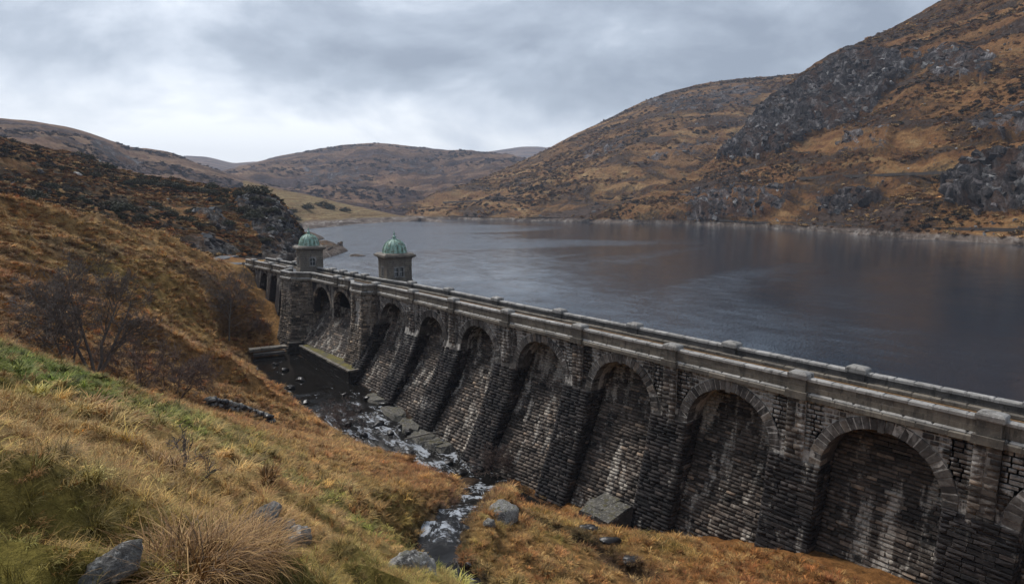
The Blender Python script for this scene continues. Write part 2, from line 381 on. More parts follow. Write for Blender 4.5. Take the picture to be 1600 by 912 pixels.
def lake_mat():
    m, t, b = new_mat("reservoir_water"); P = geo_pos(t)
    b.inputs['Base Color'].default_value = (0.016, 0.026, 0.040, 1); b.inputs['IOR'].default_value = 1.33; b.inputs['Specular IOR Level'].default_value = 0.9
    patch = noise(t, mapping(t, P, (0.007, 0.013, 1), (0, 0, 0), (0, 0, 0.7)), 1.0, 4, 0.55, 0.8)
    sx_ = N(t, 'ShaderNodeSeparateXYZ'); L(t, P, sx_.inputs[0])
    # breeze comes down the valley: ruffled at the far left, calmer under the right hand mountain
    lee = maprange(t, math_n(t, 'SUBTRACT', math_n(t, 'MULTIPLY', sx_.outputs[1], 0.55), sx_.outputs[0]), -170.0, 90.0, -0.12, 0.12, True)
    patch = math_n(t, 'ADD', patch, lee)
    pk = maprange(t, patch, 0.40, 0.58, 0.30, 1.0, True)
    L(t, maprange(t, patch, 0.42, 0.60, 0.08, 0.18), b.inputs['Roughness'])
    # wind ripple: slopes of small waves taken straight from noise, finer close by
    w1 = noise(t, mapping(t, P, (7.0, 4.0, 1), (0, 0, 0), (0, 0, 0.5)), 1.0, 3, 0.65, 0.2, 1)
    w2 = noise(t, mapping(t, P, (0.35, 0.16, 1), (0, 0, 0), (0, 0, 0.35)), 1.0, 3, 0.55, 0.2, 1)
    v0 = N(t, 'ShaderNodeVectorMath', operation='MULTIPLY'); L(t, w2, v0.inputs[0]); v0.inputs[1].default_value = (0.22, 0.22, 0.22)
    v = N(t, 'ShaderNodeVectorMath', operation='ADD'); L(t, w1, v.inputs[0]); L(t, v0.outputs[0], v.inputs[1])
    v2 = N(t, 'ShaderNodeVectorMath', operation='SUBTRACT'); L(t, v.outputs[0], v2.inputs[0]); v2.inputs[1].default_value = (0.61, 0.61, 0.61)
    v3 = N(t, 'ShaderNodeVectorMath', operation='MULTIPLY'); L(t, v2.outputs[0], v3.inputs[0]); v3.inputs[1].default_value = (0.9, 0.9, 0.0)
    v4 = N(t, 'ShaderNodeVectorMath', operation='SCALE'); L(t, v3.outputs[0], v4.inputs[0]); L(t, pk, v4.inputs['Scale'])
    v5 = N(t, 'ShaderNodeVectorMath', operation='ADD'); L(t, v4.outputs[0], v5.inputs[0]); v5.inputs[1].default_value = (0, 0, 1)
    v6 = N(t, 'ShaderNodeVectorMath', operation='NORMALIZE'); L(t, v5.outputs[0], v6.inputs[0]); L(t, v6.outputs[0], b.inputs['Normal'])
    return m
M_LAKE = lake_mat()

def river_mat():
    m, t, b = new_mat("peaty_river_water"); P = geo_pos(t); fo = attr(t, 'foam', 2); fl = attr(t, 'flow', 1)
    n1 = noise(t, mapping(t, fl, (0.45, 1.5, 1)), 1.0, 7, 0.7, 0.8); n2 = noise(t, P, 2.6, 5, 0.6)
    fm = maprange(t, math_n(t, 'ADD', math_n(t, 'ADD', math_n(t, 'MULTIPLY', n1, 0.75), math_n(t, 'MULTIPLY', n2, 0.25)), math_n(t, 'MULTIPLY', fo, 0.13)), 0.60, 0.68, 0, 0.9, True)
    c = mixc(t, fm, (0.010, 0.009, 0.008), (0.42, 0.45, 0.49))
    L(t, c, b.inputs['Base Color']); b.inputs['IOR'].default_value = 1.33; b.inputs['Specular IOR Level'].default_value = 0.36
    L(t, maprange(t, fm, 0, 1, 0.08, 0.7), b.inputs['Roughness'])
    bump(t, b, math_n(t, 'MULTIPLY', math_n(t, 'ADD', n1, math_n(t, 'MULTIPLY', n2, 0.4)), math_n(t, 'ADD', 0.06, fo)), 0.7, 0.35); return m
M_RIVER = river_mat()

def grass_mat(name, trans=0.25):
    m, t, b = new_mat(name)
    col = N(t, 'ShaderNodeAttribute', attribute_name='tint', attribute_type='INSTANCER').outputs['Vector']
    hgt = attr(t, 'up', 2)
    oi = N(t, 'ShaderNodeObjectInfo').outputs['Random']
    c = mixc(t, 1.0, col, ramp(t, attr(t, 'bl', 2), [(0, g(0.55)), (0.5, g(1.0)), (1, (1.75, 1.6, 1.35))]), 'MULTIPLY')
    L(t, c, b.inputs['Base Color']); b.inputs['Roughness'].default_value = 0.75; b.inputs['Specular IOR Level'].default_value = 0.25
    return m
M_GRASS = grass_mat("moor_grass_blades")

# ---------------------------------------------------------------- near ground: valley side, gully and river bed
LAKE_Z = -5.0
cp = [at_h(*q) for q in [
    # grassy spur below the viewpoint
    (0, 912, 4.6), (200, 912, 5.2), (400, 912, 6.8), (560, 912, 13), (700, 912, 26.5), (850, 912, 31), (1000, 912, 34.5), (1150, 912, 37.5),
    (0, 850, 5.6), (200, 850, 6.8), (400, 850, 10), (550, 850, 18), (690, 850, 30), (850, 850, 36), (1000, 850, 41),
    (0, 780, 7.5), (200, 780, 10), (400, 780, 16.5), (550, 780, 28), (690, 790, 36.5), (800, 790, 44),
    (0, 720, 10), (200, 720, 14.5), (400, 720, 26), (500, 720, 37), (620, 730, 48),
    (0, 660, 14), (150, 660, 19.5), (300, 660, 34), (0, 600, 21), (80, 600, 27),
    (0, 543, 38), (130, 590, 42), (300, 640, 46), (450, 682, 51), (530, 702, 54), (620, 718, 55), (690, 744, 55),
    # far side of the gully, rising to the moor edge and the dam's left end
    (-60, 530, 52), (60, 562, 56), (150, 590, 60), (250, 618, 63), (340, 642, 64), (400, 660, 64),
    (-60, 470, 64), (0, 485, 66), (100, 490, 74), (200, 510, 80), (300, 545, 82), (380, 585, 84), (430, 612, 86),
    (-60, 410, 84), (0, 420, 88), (120, 432, 96), (250, 455, 104), (350, 490, 108), (403, 528, 112),
    (-60, 345, 108), (0, 360, 112), (150, 385, 122), (300, 412, 132), (378, 440, 136),
    (-60, 296, 132), (0, 312, 136), (120, 339, 141), (250, 371, 147), (340, 394, 152), (392, 407, 154)]]
cp += [np.array(q, float) for q in [
    (-43, 0, 10.15), (-60, 2, 13.5), (-75, 12, 15), (-50, -16, 14), (-30, -12, 5.5), (-30, 2, 2.0), (-16, 0, -5.5), (-14, -16, -3), (-4, -20, -7), (4, -20, -7.5), (-4, 0, -11), (4, 2, -11.5),
    (-2, 16, -12.7), (-2, 23.6, -14.2), (-2, 30.3, -16.4), (-2.6, 33, -17.0), (-3.3, 41, -17.2), (-3.5, 46, -17.8), (3, 16, -13), (3, 31, -17), (3, 46, -18.5),
    (-16, 66, -14.6), (-17, 76, -14.4), (-17, 90, -14.0), (-16, 104, -13.6), (-13, 115, -13.0),
    (-4, 60, -18), (-3, 80, -17), (-2, 100, -16), (4, 80, -18), (4, 100, -17),
    (-6, 121, -12.6), (-4.5, 126, -11.5), (-4.5, 134, -8.0), (-4.5, 141, -4.2), (-4.0, 147, -1.75), (2, 126, -11), (4, 140, -7), (3, 149, -2.6),
    (-8, 152, -1.4), (0, 156, -1.5), (-14, 148, -1.0), (8, 160, -5.5), (-4, 166, -2.5), (-20, 165, -1), (-40, 170, -2), (-70, 178, 0), (-110, 185, 4), (-150, 150, 14), (-150, 60, 16), (-110, 20, 18), (-100, -20, 20)]]
cp = np.array(cp); S_ = 40.0
def tps_fit(X, z, lam):
    r = np.linalg.norm(X[:, None] - X[None], axis=-1)
    K = np.where(r > 0, r * r * np.log(r + 1e-12), 0) + lam * np.eye(len(X))
    Pm = np.concatenate([np.ones((len(X), 1)), X], 1)
    A = np.block([[K, Pm], [Pm.T, np.zeros((3, 3))]])
    return np.linalg.solve(A, np.concatenate([z, np.zeros(3)]))
TX = cp[:, :2] / S_; TW = tps_fit(TX, cp[:, 2], 0.0015)
def tps(x, y):
    q = np.stack([np.ravel(x), np.ravel(y)], 1) / S_; out = np.empty(len(q))
    for i in range(0, len(q), 20000):
        c = q[i:i + 20000]; r2 = ((c[:, None] - TX[None]) ** 2).sum(-1)
        U = 0.5 * r2 * np.log(r2 + 1e-20)
        out[i:i + 20000] = U @ TW[:-3] + TW[-3] + c @ TW[-2:]
    return out
def march(hfun, px, py, d0=2.0, d1=190.0):
    d = ray(px, py); hl = math.hypot(d[0], d[1]); s = np.exp(np.linspace(math.log(d0), math.log(d1), 700)) / hl
    P = CAM + s[:, None] * d; below = P[:, 2] < hfun(P[:, 0], P[:, 1])
    i = int(np.argmax(below)) if below.any() else len(s) - 1
    return P[i]
# river and side stream: (x, y, half width, water level)
RIV = np.array([(-10.5, 113, 3.5, -15.0), (-10.8, 104, 4.6, -15.0), (-10.8, 95, 4.8, -15.0), (-10.6, 86, 5.0, -15.1), (-10.6, 79, 5.2, -15.35), (-10.4, 73, 5.2, -15.7), (-9.8, 66, 4.8, -16.3), (-9.0, 59, 4.3, -17.0), (-8.0, 53, 3.8, -17.55), (-7.0, 47.5, 2.6, -17.8), (-5.5, 42, 1.0, -17.9)])
strm = []
DIT = np.array([(p[0], p[1], 0.35, p[2] - 0.55) for p in (march(tps, *q) for q in ((815, 800), (850, 815), (890, 832), (925, 848), (955, 866), (985, 884), (1010, 900)))])
for px, py, hw in [(745, 930, .75), (728, 905, .75), (700, 870, .95), (682, 845, 1.15), (690, 820, 1.1), (706, 797, 1.1), (728, 782, 1.2), (742, 770, 1.3), (756, 756, 1.5), (768, 744, 1.6)]:
    p = march(tps, px, py); strm.append((p[0], p[1], hw * 0.8, p[2] - 0.25))
STR = np.array(strm)
STR[:, 3] = np.minimum.accumulate(STR[:, 3]); STR[-1, 3] = min(STR[-1, 3], -17.6)
def seg_dist(x, y, Q):
    best = np.full(len(x), 1e9); hw = np.zeros(len(x)); zw = np.zeros(len(x))
    for a, b in zip(Q[:-1], Q[1:]):
        d = b[:2] - a[:2]; t = np.clip(((x - a[0]) * d[0] + (y - a[1]) * d[1]) / (d @ d), 0, 1)
        r = np.hypot(x - a[0] - t * d[0], y - a[1] - t * d[1]); m = r < best
        best = np.where(m, r, best); hw = np.where(m, a[2] + t * (b[2] - a[2]), hw); zw = np.where(m, a[3] + t * (b[3] - a[3]), zw)
    return best, hw, zw
def carve(x, y, z, wob):
    for Q, bank, k in ((RIV, 5.0, 0.75), (STR, 2.0, 1.1)):
        d, hw, zw = seg_dist(x, y, Q); d = d + wob
        z = np.minimum(z, zw - 0.55 + np.maximum(0, d - hw * 0.8) * k + np.maximum(0, d - hw - bank) * 4)
        z = np.where((d > hw) & (d < hw + bank), np.maximum(z, zw + 0.12 * np.minimum(1, d - hw)), z)
    d, hw, zw = seg_dist(x, y, DIT); return np.minimum(z, zw - 0.3 + np.maximum(0, d + wob - hw) * 1.5 + np.maximum(0, d - 3) * 4)
def ground_h(x, y, detail=True):
    x = np.ravel(x).astype(float); y = np.ravel(y).astype(float); z = tps(x, y)
    dc = np.hypot(x - CAM[0], y - CAM[1])
    o = np.zeros_like(x)
    big = fbm(np.stack([x / 9, y / 9, o], 1), 3); mid = fbm(np.stack([x / 2.6, y / 2.6, o + 5], 1), 3)
    fade = sstep(2, 14, dc)
    far = sstep(45, 90, dc)
    z = z + fade * (big * (0.45 + 0.9 * far) + mid * (0.22 + 0.25 * far)) + (1 - fade) * mid * 0.10
    hum = np.abs(fbm(np.stack([x / 1.7, y / 1.7, o + 14], 1), 3)); z = z + (1 - sstep(16, 40, dc)) * sstep(2.5, 6, dc) * (0.42 - np.minimum(hum, 0.42)) * 1.7
    tus = np.maximum(0, fbm(np.stack([x / 0.9, y / 0.9, o + 9], 1), 2))
    z = z + tus * 0.32 * (1 - far * 0.4)
    # terracettes and small scarps on the far side of the gully
    sc = ridged(np.stack([x / 22 + 0.3 * big, y / 12, o + 2], 1), 3)
    z = z + far * np.maximum(0, sc - 0.2) * 3.2
    e = np.exp(-(((x + 7) / 13) ** 2 + ((y - 153) / 8) ** 2)); z = z * (1 - np.clip(1.6 * e, 0, 1)) + (-1.75) * np.clip(1.6 * e, 0, 1)
    z = carve(x, y, z, mid * 0.5)
    return z
def axis_line(a, b, segs):
    out = [a]
    for (to, st) in segs:
        n = max(1, int(round((to - out[-1]) / st))); out += list(np.linspace(out[-1], to, n + 1)[1:])
    return np.array(out)
gx = axis_line(-170, 9, [(-110, 2.5), (-75, 1.0), (-52, 0.55), (-28, 0.30), (-2, 0.36), (9, 1.2)])
gy = axis_line(-28, 200, [(-6, 1.5), (2, 0.5), (30, 0.30), (62, 0.40), (120, 0.7), (200, 1.3)])
GX, GY = np.meshgrid(gx, gy, indexing='ij'); gz = ground_h(GX, GY)
GV = np.stack([GX.ravel(), GY.ravel(), gz], 1)
GZ = gz.reshape(GX.shape)
def gh(x, y):
    """ground height by bilinear lookup"""
    x = np.ravel(np.asarray(x, float)); y = np.ravel(np.asarray(y, float))
    i = np.clip(np.searchsorted(gx, x) - 1, 0, len(gx) - 2); j = np.clip(np.searchsorted(gy, y) - 1, 0, len(gy) - 2)
    u = np.clip((x - gx[i]) / (gx[i + 1] - gx[i]), 0, 1); v = np.clip((y - gy[j]) / (gy[j + 1] - gy[j]), 0, 1)
    return (GZ[i, j] * (1 - u) + GZ[i + 1, j] * u) * (1 - v) + (GZ[i, j + 1] * (1 - u) + GZ[i + 1, j + 1] * u) * v
def hit(px, py, d0=2.0): return march(gh, px, py, d0)

# what grows where (albedo of the turf itself)
C_TAN = np.array((0.28, 0.165, 0.062)); C_RUST = np.array((0.22, 0.095, 0.032)); C_STRAW = np.array((0.38, 0.255, 0.105))
C_GREEN = np.array((0.110, 0.140, 0.024)); C_OLIVE = np.array((0.165, 0.140, 0.030)); C_PEAT = np.array((0.050, 0.034, 0.024)); C_HEATH = np.array((0.060, 0.038, 0.028))
zones = []
for px, py, r, c, w in [(40, 585, 14, C_GREEN, 1), (110, 612, 11, C_GREEN, 1), (170, 638, 9, C_GREEN, 1), (50, 650, 3.5, C_GREEN, .9), (130, 665, 3.5, C_GREEN, .8), (240, 655, 9, C_GREEN, 1), (320, 674, 8, C_GREEN, .95), (90, 640, 5, C_GREEN, 1), (200, 672, 4, C_GREEN, .8), (20, 630, 5, C_GREEN, 1),
                        (410, 700, 5, C_GREEN, .45), (560, 820, 1.6, C_GREEN, .35), (480, 900, 1.6, C_GREEN, .8), (560, 880, 1.5, C_GREEN, .7),
                        (60, 700, 2.6, C_OLIVE, 1), (60, 760, 2.2, C_OLIVE, 1), (140, 800, 1.8, C_OLIVE, 1), (40, 850, 1.3, C_OLIVE, .8), (230, 840, 1.3, C_OLIVE, .9), (300, 760, 2, C_STRAW, .8),
                        (200, 700, 3.5, C_STRAW, .8), (360, 740, 4, C_STRAW, .8), (430, 780, 4, C_STRAW, .8), (500, 740, 5, C_STRAW, .6), (300, 700, 4, C_STRAW, .6),
                        (600, 740, 6, C_TAN, .8), (560, 770, 5, C_TAN, .7), (660, 760, 4, C_RUST, .6), (620, 800, 3, C_OLIVE, .4),
                        (1000, 870, 9, C_RUST, .8), (1150, 890, 8, C_RUST, .9), (900, 860, 6, C_TAN, .8), (800, 780, 5, C_RUST, .7), (860, 820, 4, C_OLIVE, .5), (1040, 850, 3, C_OLIVE, .5),
                        (100, 350, 22, C_TAN, .8), (200, 390, 22, C_TAN, .9), (300, 410, 18, C_TAN, .8), (60, 400, 14, C_STRAW, .3), (250, 440, 12, C_OLIVE, .6), (60, 480, 14, C_RUST, .7), (150, 490, 14, C_RUST, .6),
                        (380, 560, 10, C_RUST, .8), (330, 520, 8, C_TAN, .5), (420, 600, 7, C_RUST, .8), (250, 590, 9, C_HEATH, .25), (120, 540, 12, C_TAN, .6), (400, 470, 9, C_RUST, .6)]:
    p = hit(px, py); zones.append((p[0], p[1], r, c, w))
def ground_col(x, y):
    o = np.zeros_like(x)
    a = fbm(np.stack([x / 14, y / 14, o + 3], 1), 4); b2 = fbm(np.stack([x / 3.5, y / 3.5, o + 8], 1), 4); c3 = fbm(np.stack([x / 1.1, y / 1.1, o + 4], 1), 3)
    k = np.clip(0.5 + 0.9 * a + 0.5 * b2, 0, 1)[:, None]
    col = C_RUST * (1 - k) + C_TAN * k
    st = sstep(0.10, 0.45, b2 + 0.4 * c3)[:, None]; col = col * (1 - 0.65 * st) + C_STRAW * 0.65 * st
    for zx, zy, r, c, w in zones:
        f = np.exp(-((x - zx) ** 2 + (y - zy) ** 2) / (r * r)); f = w * np.clip(f * (1 + 1.2 * b2 + 0.9 * c3) * 1.4, 0, 1)
        col = col * (1 - f[:, None]) + c * f[:, None]
    dc = np.hypot(x - CAM[0], y - CAM[1])
    ht = (sstep(0.12, 0.42, fbm(np.stack([x / 9, y / 5, o + 21], 1), 4)) * sstep(50, 80, dc))[:, None]
    col = col * (1 - 0.72 * ht) + C_HEATH * 1.3 * 0.72 * ht
    fb = (sstep(60, 90, dc) * np.clip(0.55 + 0.9 * a, 0, 1))[:, None] * 0.36; col = col * (1 - fb) + (C_STRAW * 0.55 + C_TAN * 0.45) * fb
    pf = (sstep(-8.5, -7.0, x + 0.6 * b2) * sstep(50, 54, y) * (1 - sstep(108, 114, y)))[:, None]; col = col * (1 - pf) + C_PEAT * pf
    for Q in (RIV, STR, DIT):
        d, hw, zw = seg_dist(x, y, Q); f = (1 - sstep(0.2, 1.6, d - hw * 0.8))[:, None] * 0.85
        col = col * (1 - f) + C_PEAT * f
    return col
gcol = ground_col(GV[:, 0], GV[:, 1])
tag(obj('ground', mesh_from('ground', GV, grid_faces(len(gx), len(gy)), {'gcol': gcol}, True), M_GROUND), 'moorland valley side of bracken and rough grass below the dam', kind='structure')

def ribbon(name, Q, mat, widen, across, label, seed):
    """water sheet following a path, densified, ruffled"""
    d = np.concatenate([[0], np.cumsum(np.hypot(*np.diff(Q[:, :2], axis=0).T))]); n = int(d[-1] / 0.28)
    s = np.linspace(0, d[-1], n); P = np.stack([np.interp(s, d, Q[:, i]) for i in range(4)], 1)
    for _ in range(6): P[1:-1] = (P[:-2] + 2 * P[1:-1] + P[2:]) / 4
    tg = np.gradient(P[:, :2], axis=0); tg /= np.linalg.norm(tg, axis=1)[:, None]; nr = np.stack([-tg[:, 1], tg[:, 0]], 1)
    w = np.linspace(-1, 1, across)
    X = P[:, None, 0] + nr[:, None, 0] * w[None] * (P[:, None, 2] * widen); Y = P[:, None, 1] + nr[:, None, 1] * w[None] * (P[:, None, 2] * widen)
    sl = np.abs(np.gradient(P[:, 3]) / np.maximum(np.gradient(s), 1e-6))
    rough = np.maximum(sstep(0.012, 0.10, sl), 0.5 if widen > 1.4 else 0)[:, None] * np.ones_like(X)
    st = np.stack([(s[:, None] * np.ones_like(X)).ravel(), (w[None] * P[:, None, 2]).ravel(), np.full(X.size, seed)], 1)
    # little steps: the water drops in ledges
    step = fbm(np.stack([st[:, 0] / 1.6, st[:, 1] / 1.3, st[:, 2]], 1), 4).reshape(X.shape)
    Z = P[:, None, 3] + rough * step * 0.40 + 0.02 * step
    V = np.stack([X.ravel(), Y.ravel(), Z.ravel()], 1)
    foam = np.clip(rough * (0.75 + 0.9 * step), 0, 1)
    o = obj(name, mesh_from(name, V, grid_faces(len(s), across, True), {'foam': foam.ravel(), 'flow': st}, True), mat)
    tag(o, label, kind='structure'); return o
ribbon('river', RIV, M_RIVER, 1.35, 28, 'dark peaty river with white rapids along the foot of the dam', 1.0)
ribbon('stream', STR, M_RIVER, 1.5, 12, 'narrow stream tumbling through the grass to the river', 4.0)

# lake: one level sheet reaching behind the hills
V = [(4.4, -420, LAKE_Z), (1200, -420, LAKE_Z), (1200, 1000, LAKE_Z), (-200, 1000, LAKE_Z), (-200, 215, LAKE_Z), (4.4, 150, LAKE_Z)]
tag(obj('lake', mesh_from('lake', V, [(0, 1, 2, 3, 4, 5)]), M_LAKE), 'reservoir water behind the dam', kind='structure')

# ---------------------------------------------------------------- hills
def curve(pts3, ns, keyx):
    k = (np.array(keyx, float) - keyx[0]) / (keyx[-1] - keyx[0]); s = np.linspace(0, 1, ns)
    P = np.stack([np.interp(s, k, np.array(pts3)[:, i]) for i in range(3)], 1)
    it = max(2, ns // 24)
    for _ in range(it): P[1:-1] = (P[:-2] + 2 * P[1:-1] + P[2:]) / 4
    return P
def in_poly(px, py, poly):
    c = np.zeros(len(px), bool); n = len(poly)
    for i in range(n):
        x0, y0 = poly[i]; x1, y1 = poly[(i + 1) % n]
        m = ((y0 > py) != (y1 > py)); c ^= m & (px < (x1 - x0) * (py - y0) / ((y1 - y0) if y1 != y0 else 1e-9) + x0)
    return c
HILLS = {}; HROCK = {}
def hill(name, label, base, ridge, ns, ntt, amp, mat, pw=1.0, back=0.35, rocks=(), rockamp=0.0, ridge_w=0.25, fine=0.0, wl=1.0, sag=0.0):
    """base: (px,py,z) or (px,py,None,dist); ridge: (px,py,dist). Slope between the two curves, then a fall-off behind."""
    B = curve([at_h(b[0], b[1], b[3]) if b[2] is None else at_z(b[0], b[1], b[2]) for b in base], ns, [b[0] for b in base])
    Rg = curve([at_h(*r) for r in ridge], ns, [r[0] for r in ridge])
    B = B.copy()
    nb = max(6, ntt // 8)
    t = np.concatenate([[-0.06, -0.03], np.linspace(0, 1, ntt), 1 + np.linspace(0, 1, nb + 1)[1:]])
    T = np.clip(t, 0, 1)[None, :, None]
    P = B[:, None] * (1 - T) + Rg[:, None] * T
    f = np.clip(t, 0, 1) ** pw
    P[:, :, 2] = B[:, None, 2] + (Rg[:, None, 2] - B[:, None, 2]) * f[None]
    hd = (Rg - B)[:, None, :2]
    tb = np.clip(t - 1, 0, 1)[None]; tn = np.clip(-t, 0, 1)[None]
    P[:, :, :2] += hd * (tb[..., None] * back * 1.6) - hd * tn[..., None]
    P[:, :, 2] -= (Rg[:, None, 2] - np.minimum(B[:, None, 2], -6)) * (tb ** 1.6) * 0.8 + tn * 120
    u = np.concatenate([[0], np.cumsum(np.linalg.norm(np.diff((B + Rg) / 2, axis=0), axis=1))])
    v = np.linalg.norm(Rg - B, axis=1)
    U = u[:, None] * np.ones_like(t)[None]; Vv = v[:, None] * t[None]
    flow = np.stack([U.ravel(), Vv.ravel(), P[:, :, 2].ravel()], 1)
    q = P.reshape(-1, 3).copy()
    win = (np.clip(t / 0.12, 0, 1) * (ridge_w + (1 - ridge_w) * np.clip((1 - t) / 0.25, 0, 1)))[None] * np.ones((ns, 1))
    win = win.ravel()
    o = np.zeros(len(q))
    fl = np.stack([flow[:, 0] / (95 * wl), flow[:, 1] / (60 * wl), o], 1)
    q[:, 2] += win * amp * fbm(fl, 5, 0.55)
    if sag: q[:, 2] -= sag * np.sin(np.pi * np.clip(t, 0, 1))[None].repeat(ns, 0).ravel()
    if fine: q[:, 2] += win * fine * ridged(np.stack([flow[:, 0] / (26 * wl), flow[:, 1] / (14 * wl), o + 3], 1), 4)
    rock = np.zeros(len(q)); pj = proj(q); jit = 9 * fbm(flow / 18, 3); jit2 = 9 * fbm(flow / 18 + 40, 3)
    for poly, w in rocks:
        rock = np.maximum(rock, w * in_poly(pj[:, 0] + jit, pj[:, 1] + jit2, poly))
    rk = rock.reshape(ns, len(t)); rk[:, t > 1.001] = 0
    for _ in range(2):
        rk[1:-1, 1:-1] = (rk[1:-1, 1:-1] * 2 + rk[:-2, 1:-1] + rk[2:, 1:-1] + rk[1:-1, :-2] + rk[1:-1, 2:]) / 6
    rock = rk.ravel()
    if rockamp:
        nrm = np.cross(np.gradient(P, axis=0), np.gradient(P, axis=1)).reshape(-1, 3); nrm /= np.linalg.norm(nrm, axis=1)[:, None] + 1e-9
        nrm *= np.sign(nrm @ np.array([0, 0, 1.0]))[:, None]
        cr = ridged(np.stack([flow[:, 0] / 34, flow[:, 1] / 50, o + 7], 1), 5, 0.6)
        q += nrm * (rock * rockamp * (cr + 0.15) * (0.3 + 0.7 * win))[:, None]
    HILLS[name] = (q, rk.shape); HROCK[name] = (rock, flow, t)
    ob = obj(name, mesh_from(name, q, grid_faces(ns, len(t)), {'rock': rock, 'flow': flow}, True), mat)
    tag(ob, label, kind='structure'); return ob
def hill_hit(name, px, py):
    q, sh = HILLS[name]; pj = proj(q); d = np.hypot(pj[:, 0] - px, pj[:, 1] - py); c = np.argsort(d)[:6]
    return q[c[np.argmin(pj[c, 2])]].copy()

MH_R3 = hill_mat("bracken_mountainside", ((0.29, 0.185, 0.085), (0.205, 0.108, 0.044), (0.125, 0.058, 0.027)), (0.030, 0.023, 0.020), (0.075, 0.068, 0.068), (0.36, 0.35, 0.35), 1.0, -1.8, 0.485, 3.5)
MH_R2 = hill_mat("bracken_far_slope", ((0.32, 0.215, 0.105), (0.225, 0.130, 0.058), (0.15, 0.075, 0.036)), (0.040, 0.030, 0.026), (0.08, 0.07, 0.068), (0.25, 0.24, 0.24), 0.75, -2.2, 0.485, 4.0)
MH_FAR = hill_mat("purple_moor", ((0.26, 0.175, 0.105), (0.19, 0.115, 0.070), (0.13, 0.070, 0.045)), (0.050, 0.036, 0.036), (0.07, 0.06, 0.06), (0.2, 0.19, 0.19), 0.45, None, 0.48, 6.0)
MH_D = hill_mat("rough_rocky_hillside", ((0.33, 0.215, 0.095), (0.215, 0.112, 0.046), (0.145, 0.066, 0.030)), (0.028, 0.025, 0.018), (0.10, 0.092, 0.085), (0.42, 0.40, 0.37), 2.6, -2.2, 0.50, 1.0)
MH_F = hill_mat("lakeside_pasture", ((0.25, 0.195, 0.10), (0.19, 0.135, 0.066), (0.15, 0.085, 0.042)), (0.05, 0.045, 0.02), (0.1, 0.08, 0.07), (0.3, 0.27, 0.25), 0.9, -0.6, 0.36, 1.5)

hill('hill_horizon_right', 'distant blue hill in the gap of the valley', [(640, 330, None, 2600), (960, 325, None, 2600)], [(640, 262, 4200), (720, 243, 4300), (770, 236, 4300), (815, 229, 4300), (845, 229, 4300), (900, 238, 4200), (960, 250, 4100)], 60, 24, 20, MH_FAR, wl=4)
hill('hill_horizon_left', 'distant blue hill beyond the left ridge', [(180, 320, None, 2200), (460, 320, None, 2200)], [(180, 262, 3600), (240, 250, 3600), (290, 243, 3600), (325, 245, 3600), (365, 255, 3600), (400, 252, 3600), (460, 262, 3600)], 60, 24, 16, MH_FAR, wl=4)
hill('hill_valley_head', 'rounded purple brown hill closing the head of the lake', [(250, 330, None, 1150), (420, 334, None, 1100), (560, 336, None, 1000), (640, 336, None, 980), (760, 330, None, 1150), (900, 326, None, 1300)],
     [(250, 290, 1700), (330, 272, 1800), (380, 258, 1900), (440, 243, 2000), (500, 232, 2000), (550, 224, 2000), (590, 222, 2000), (640, 227, 2000), (690, 234, 2000), (740, 235, 1950), (790, 241, 1900), (830, 250, 1800), (900, 268, 1700)], 180, 90, 26, MH_FAR, rocks=[([(470, 262), (560, 258), (570, 285), (480, 290)], 0.5), ([(600, 245), (700, 255), (690, 275), (610, 270)], 0.5)], ridge_w=0.2, fine=12, wl=2.2)
hill('hill_left_ridge', 'long purple brown ridge on the left skyline', [(-220, 330, None, 480), (0, 332, None, 500), (200, 335, None, 560), (420, 338, None, 640), (560, 338, None, 760), (690, 334, None, 950)],
     [(-220, 178, 1000), (-80, 180, 1020), (0, 185, 1050), (60, 190, 1080), (110, 198, 1100), (150, 212, 1120), (200, 229, 1180), (245, 234, 1220), (275, 240, 1240), (310, 256, 1240), (360, 273, 1230), (420, 289, 1220), (480, 302, 1180), (560, 318, 1150), (690, 333, 1100)], 200, 80, 14, MH_FAR, rocks=[([(130, 208), (200, 240), (230, 262), (170, 250)], 0.6)], ridge_w=0.15, fine=7, wl=1.6)
hill('hill_far_right_slope', 'tawny bracken slope running down to the far end of the lake', [(600, 340, None, 860), (690, 343, LAKE_Z - 0.3), (800, 345.5, LAKE_Z - 0.3), (940, 348, LAKE_Z - 0.3), (1050, 350, LAKE_Z - 0.3), (1200, 357, LAKE_Z - 0.3)],
     [(600, 333, 1000), (650, 320, 1020), (700, 303, 1040), (750, 281, 1060), (800, 259, 1080), (850, 235, 1100), (900, 208, 1120), (950, 184, 1140), (985, 168, 1150), (1010, 157, 1150), (1050, 143, 1160), (1100, 132, 1160), (1170, 123, 1160), (1240, 118, 1160), (1330, 112, 1160), (1450, 105, 1150)],
     230, 120, 18, MH_R2, rocks=[([(1000, 160), (1120, 135), (1200, 128), (1180, 165), (1060, 180)], 0.55), ([(900, 250), (960, 215), (1010, 200), (960, 240)], 0.5), ([(1000, 250), (1090, 215), (1150, 205), (1090, 245)], 0.5), ([(980, 325), (1050, 305), (1120, 310), (1090, 335), (1000, 338)], 0.6)], rockamp=6, ridge_w=0.2, fine=4, wl=1.1)
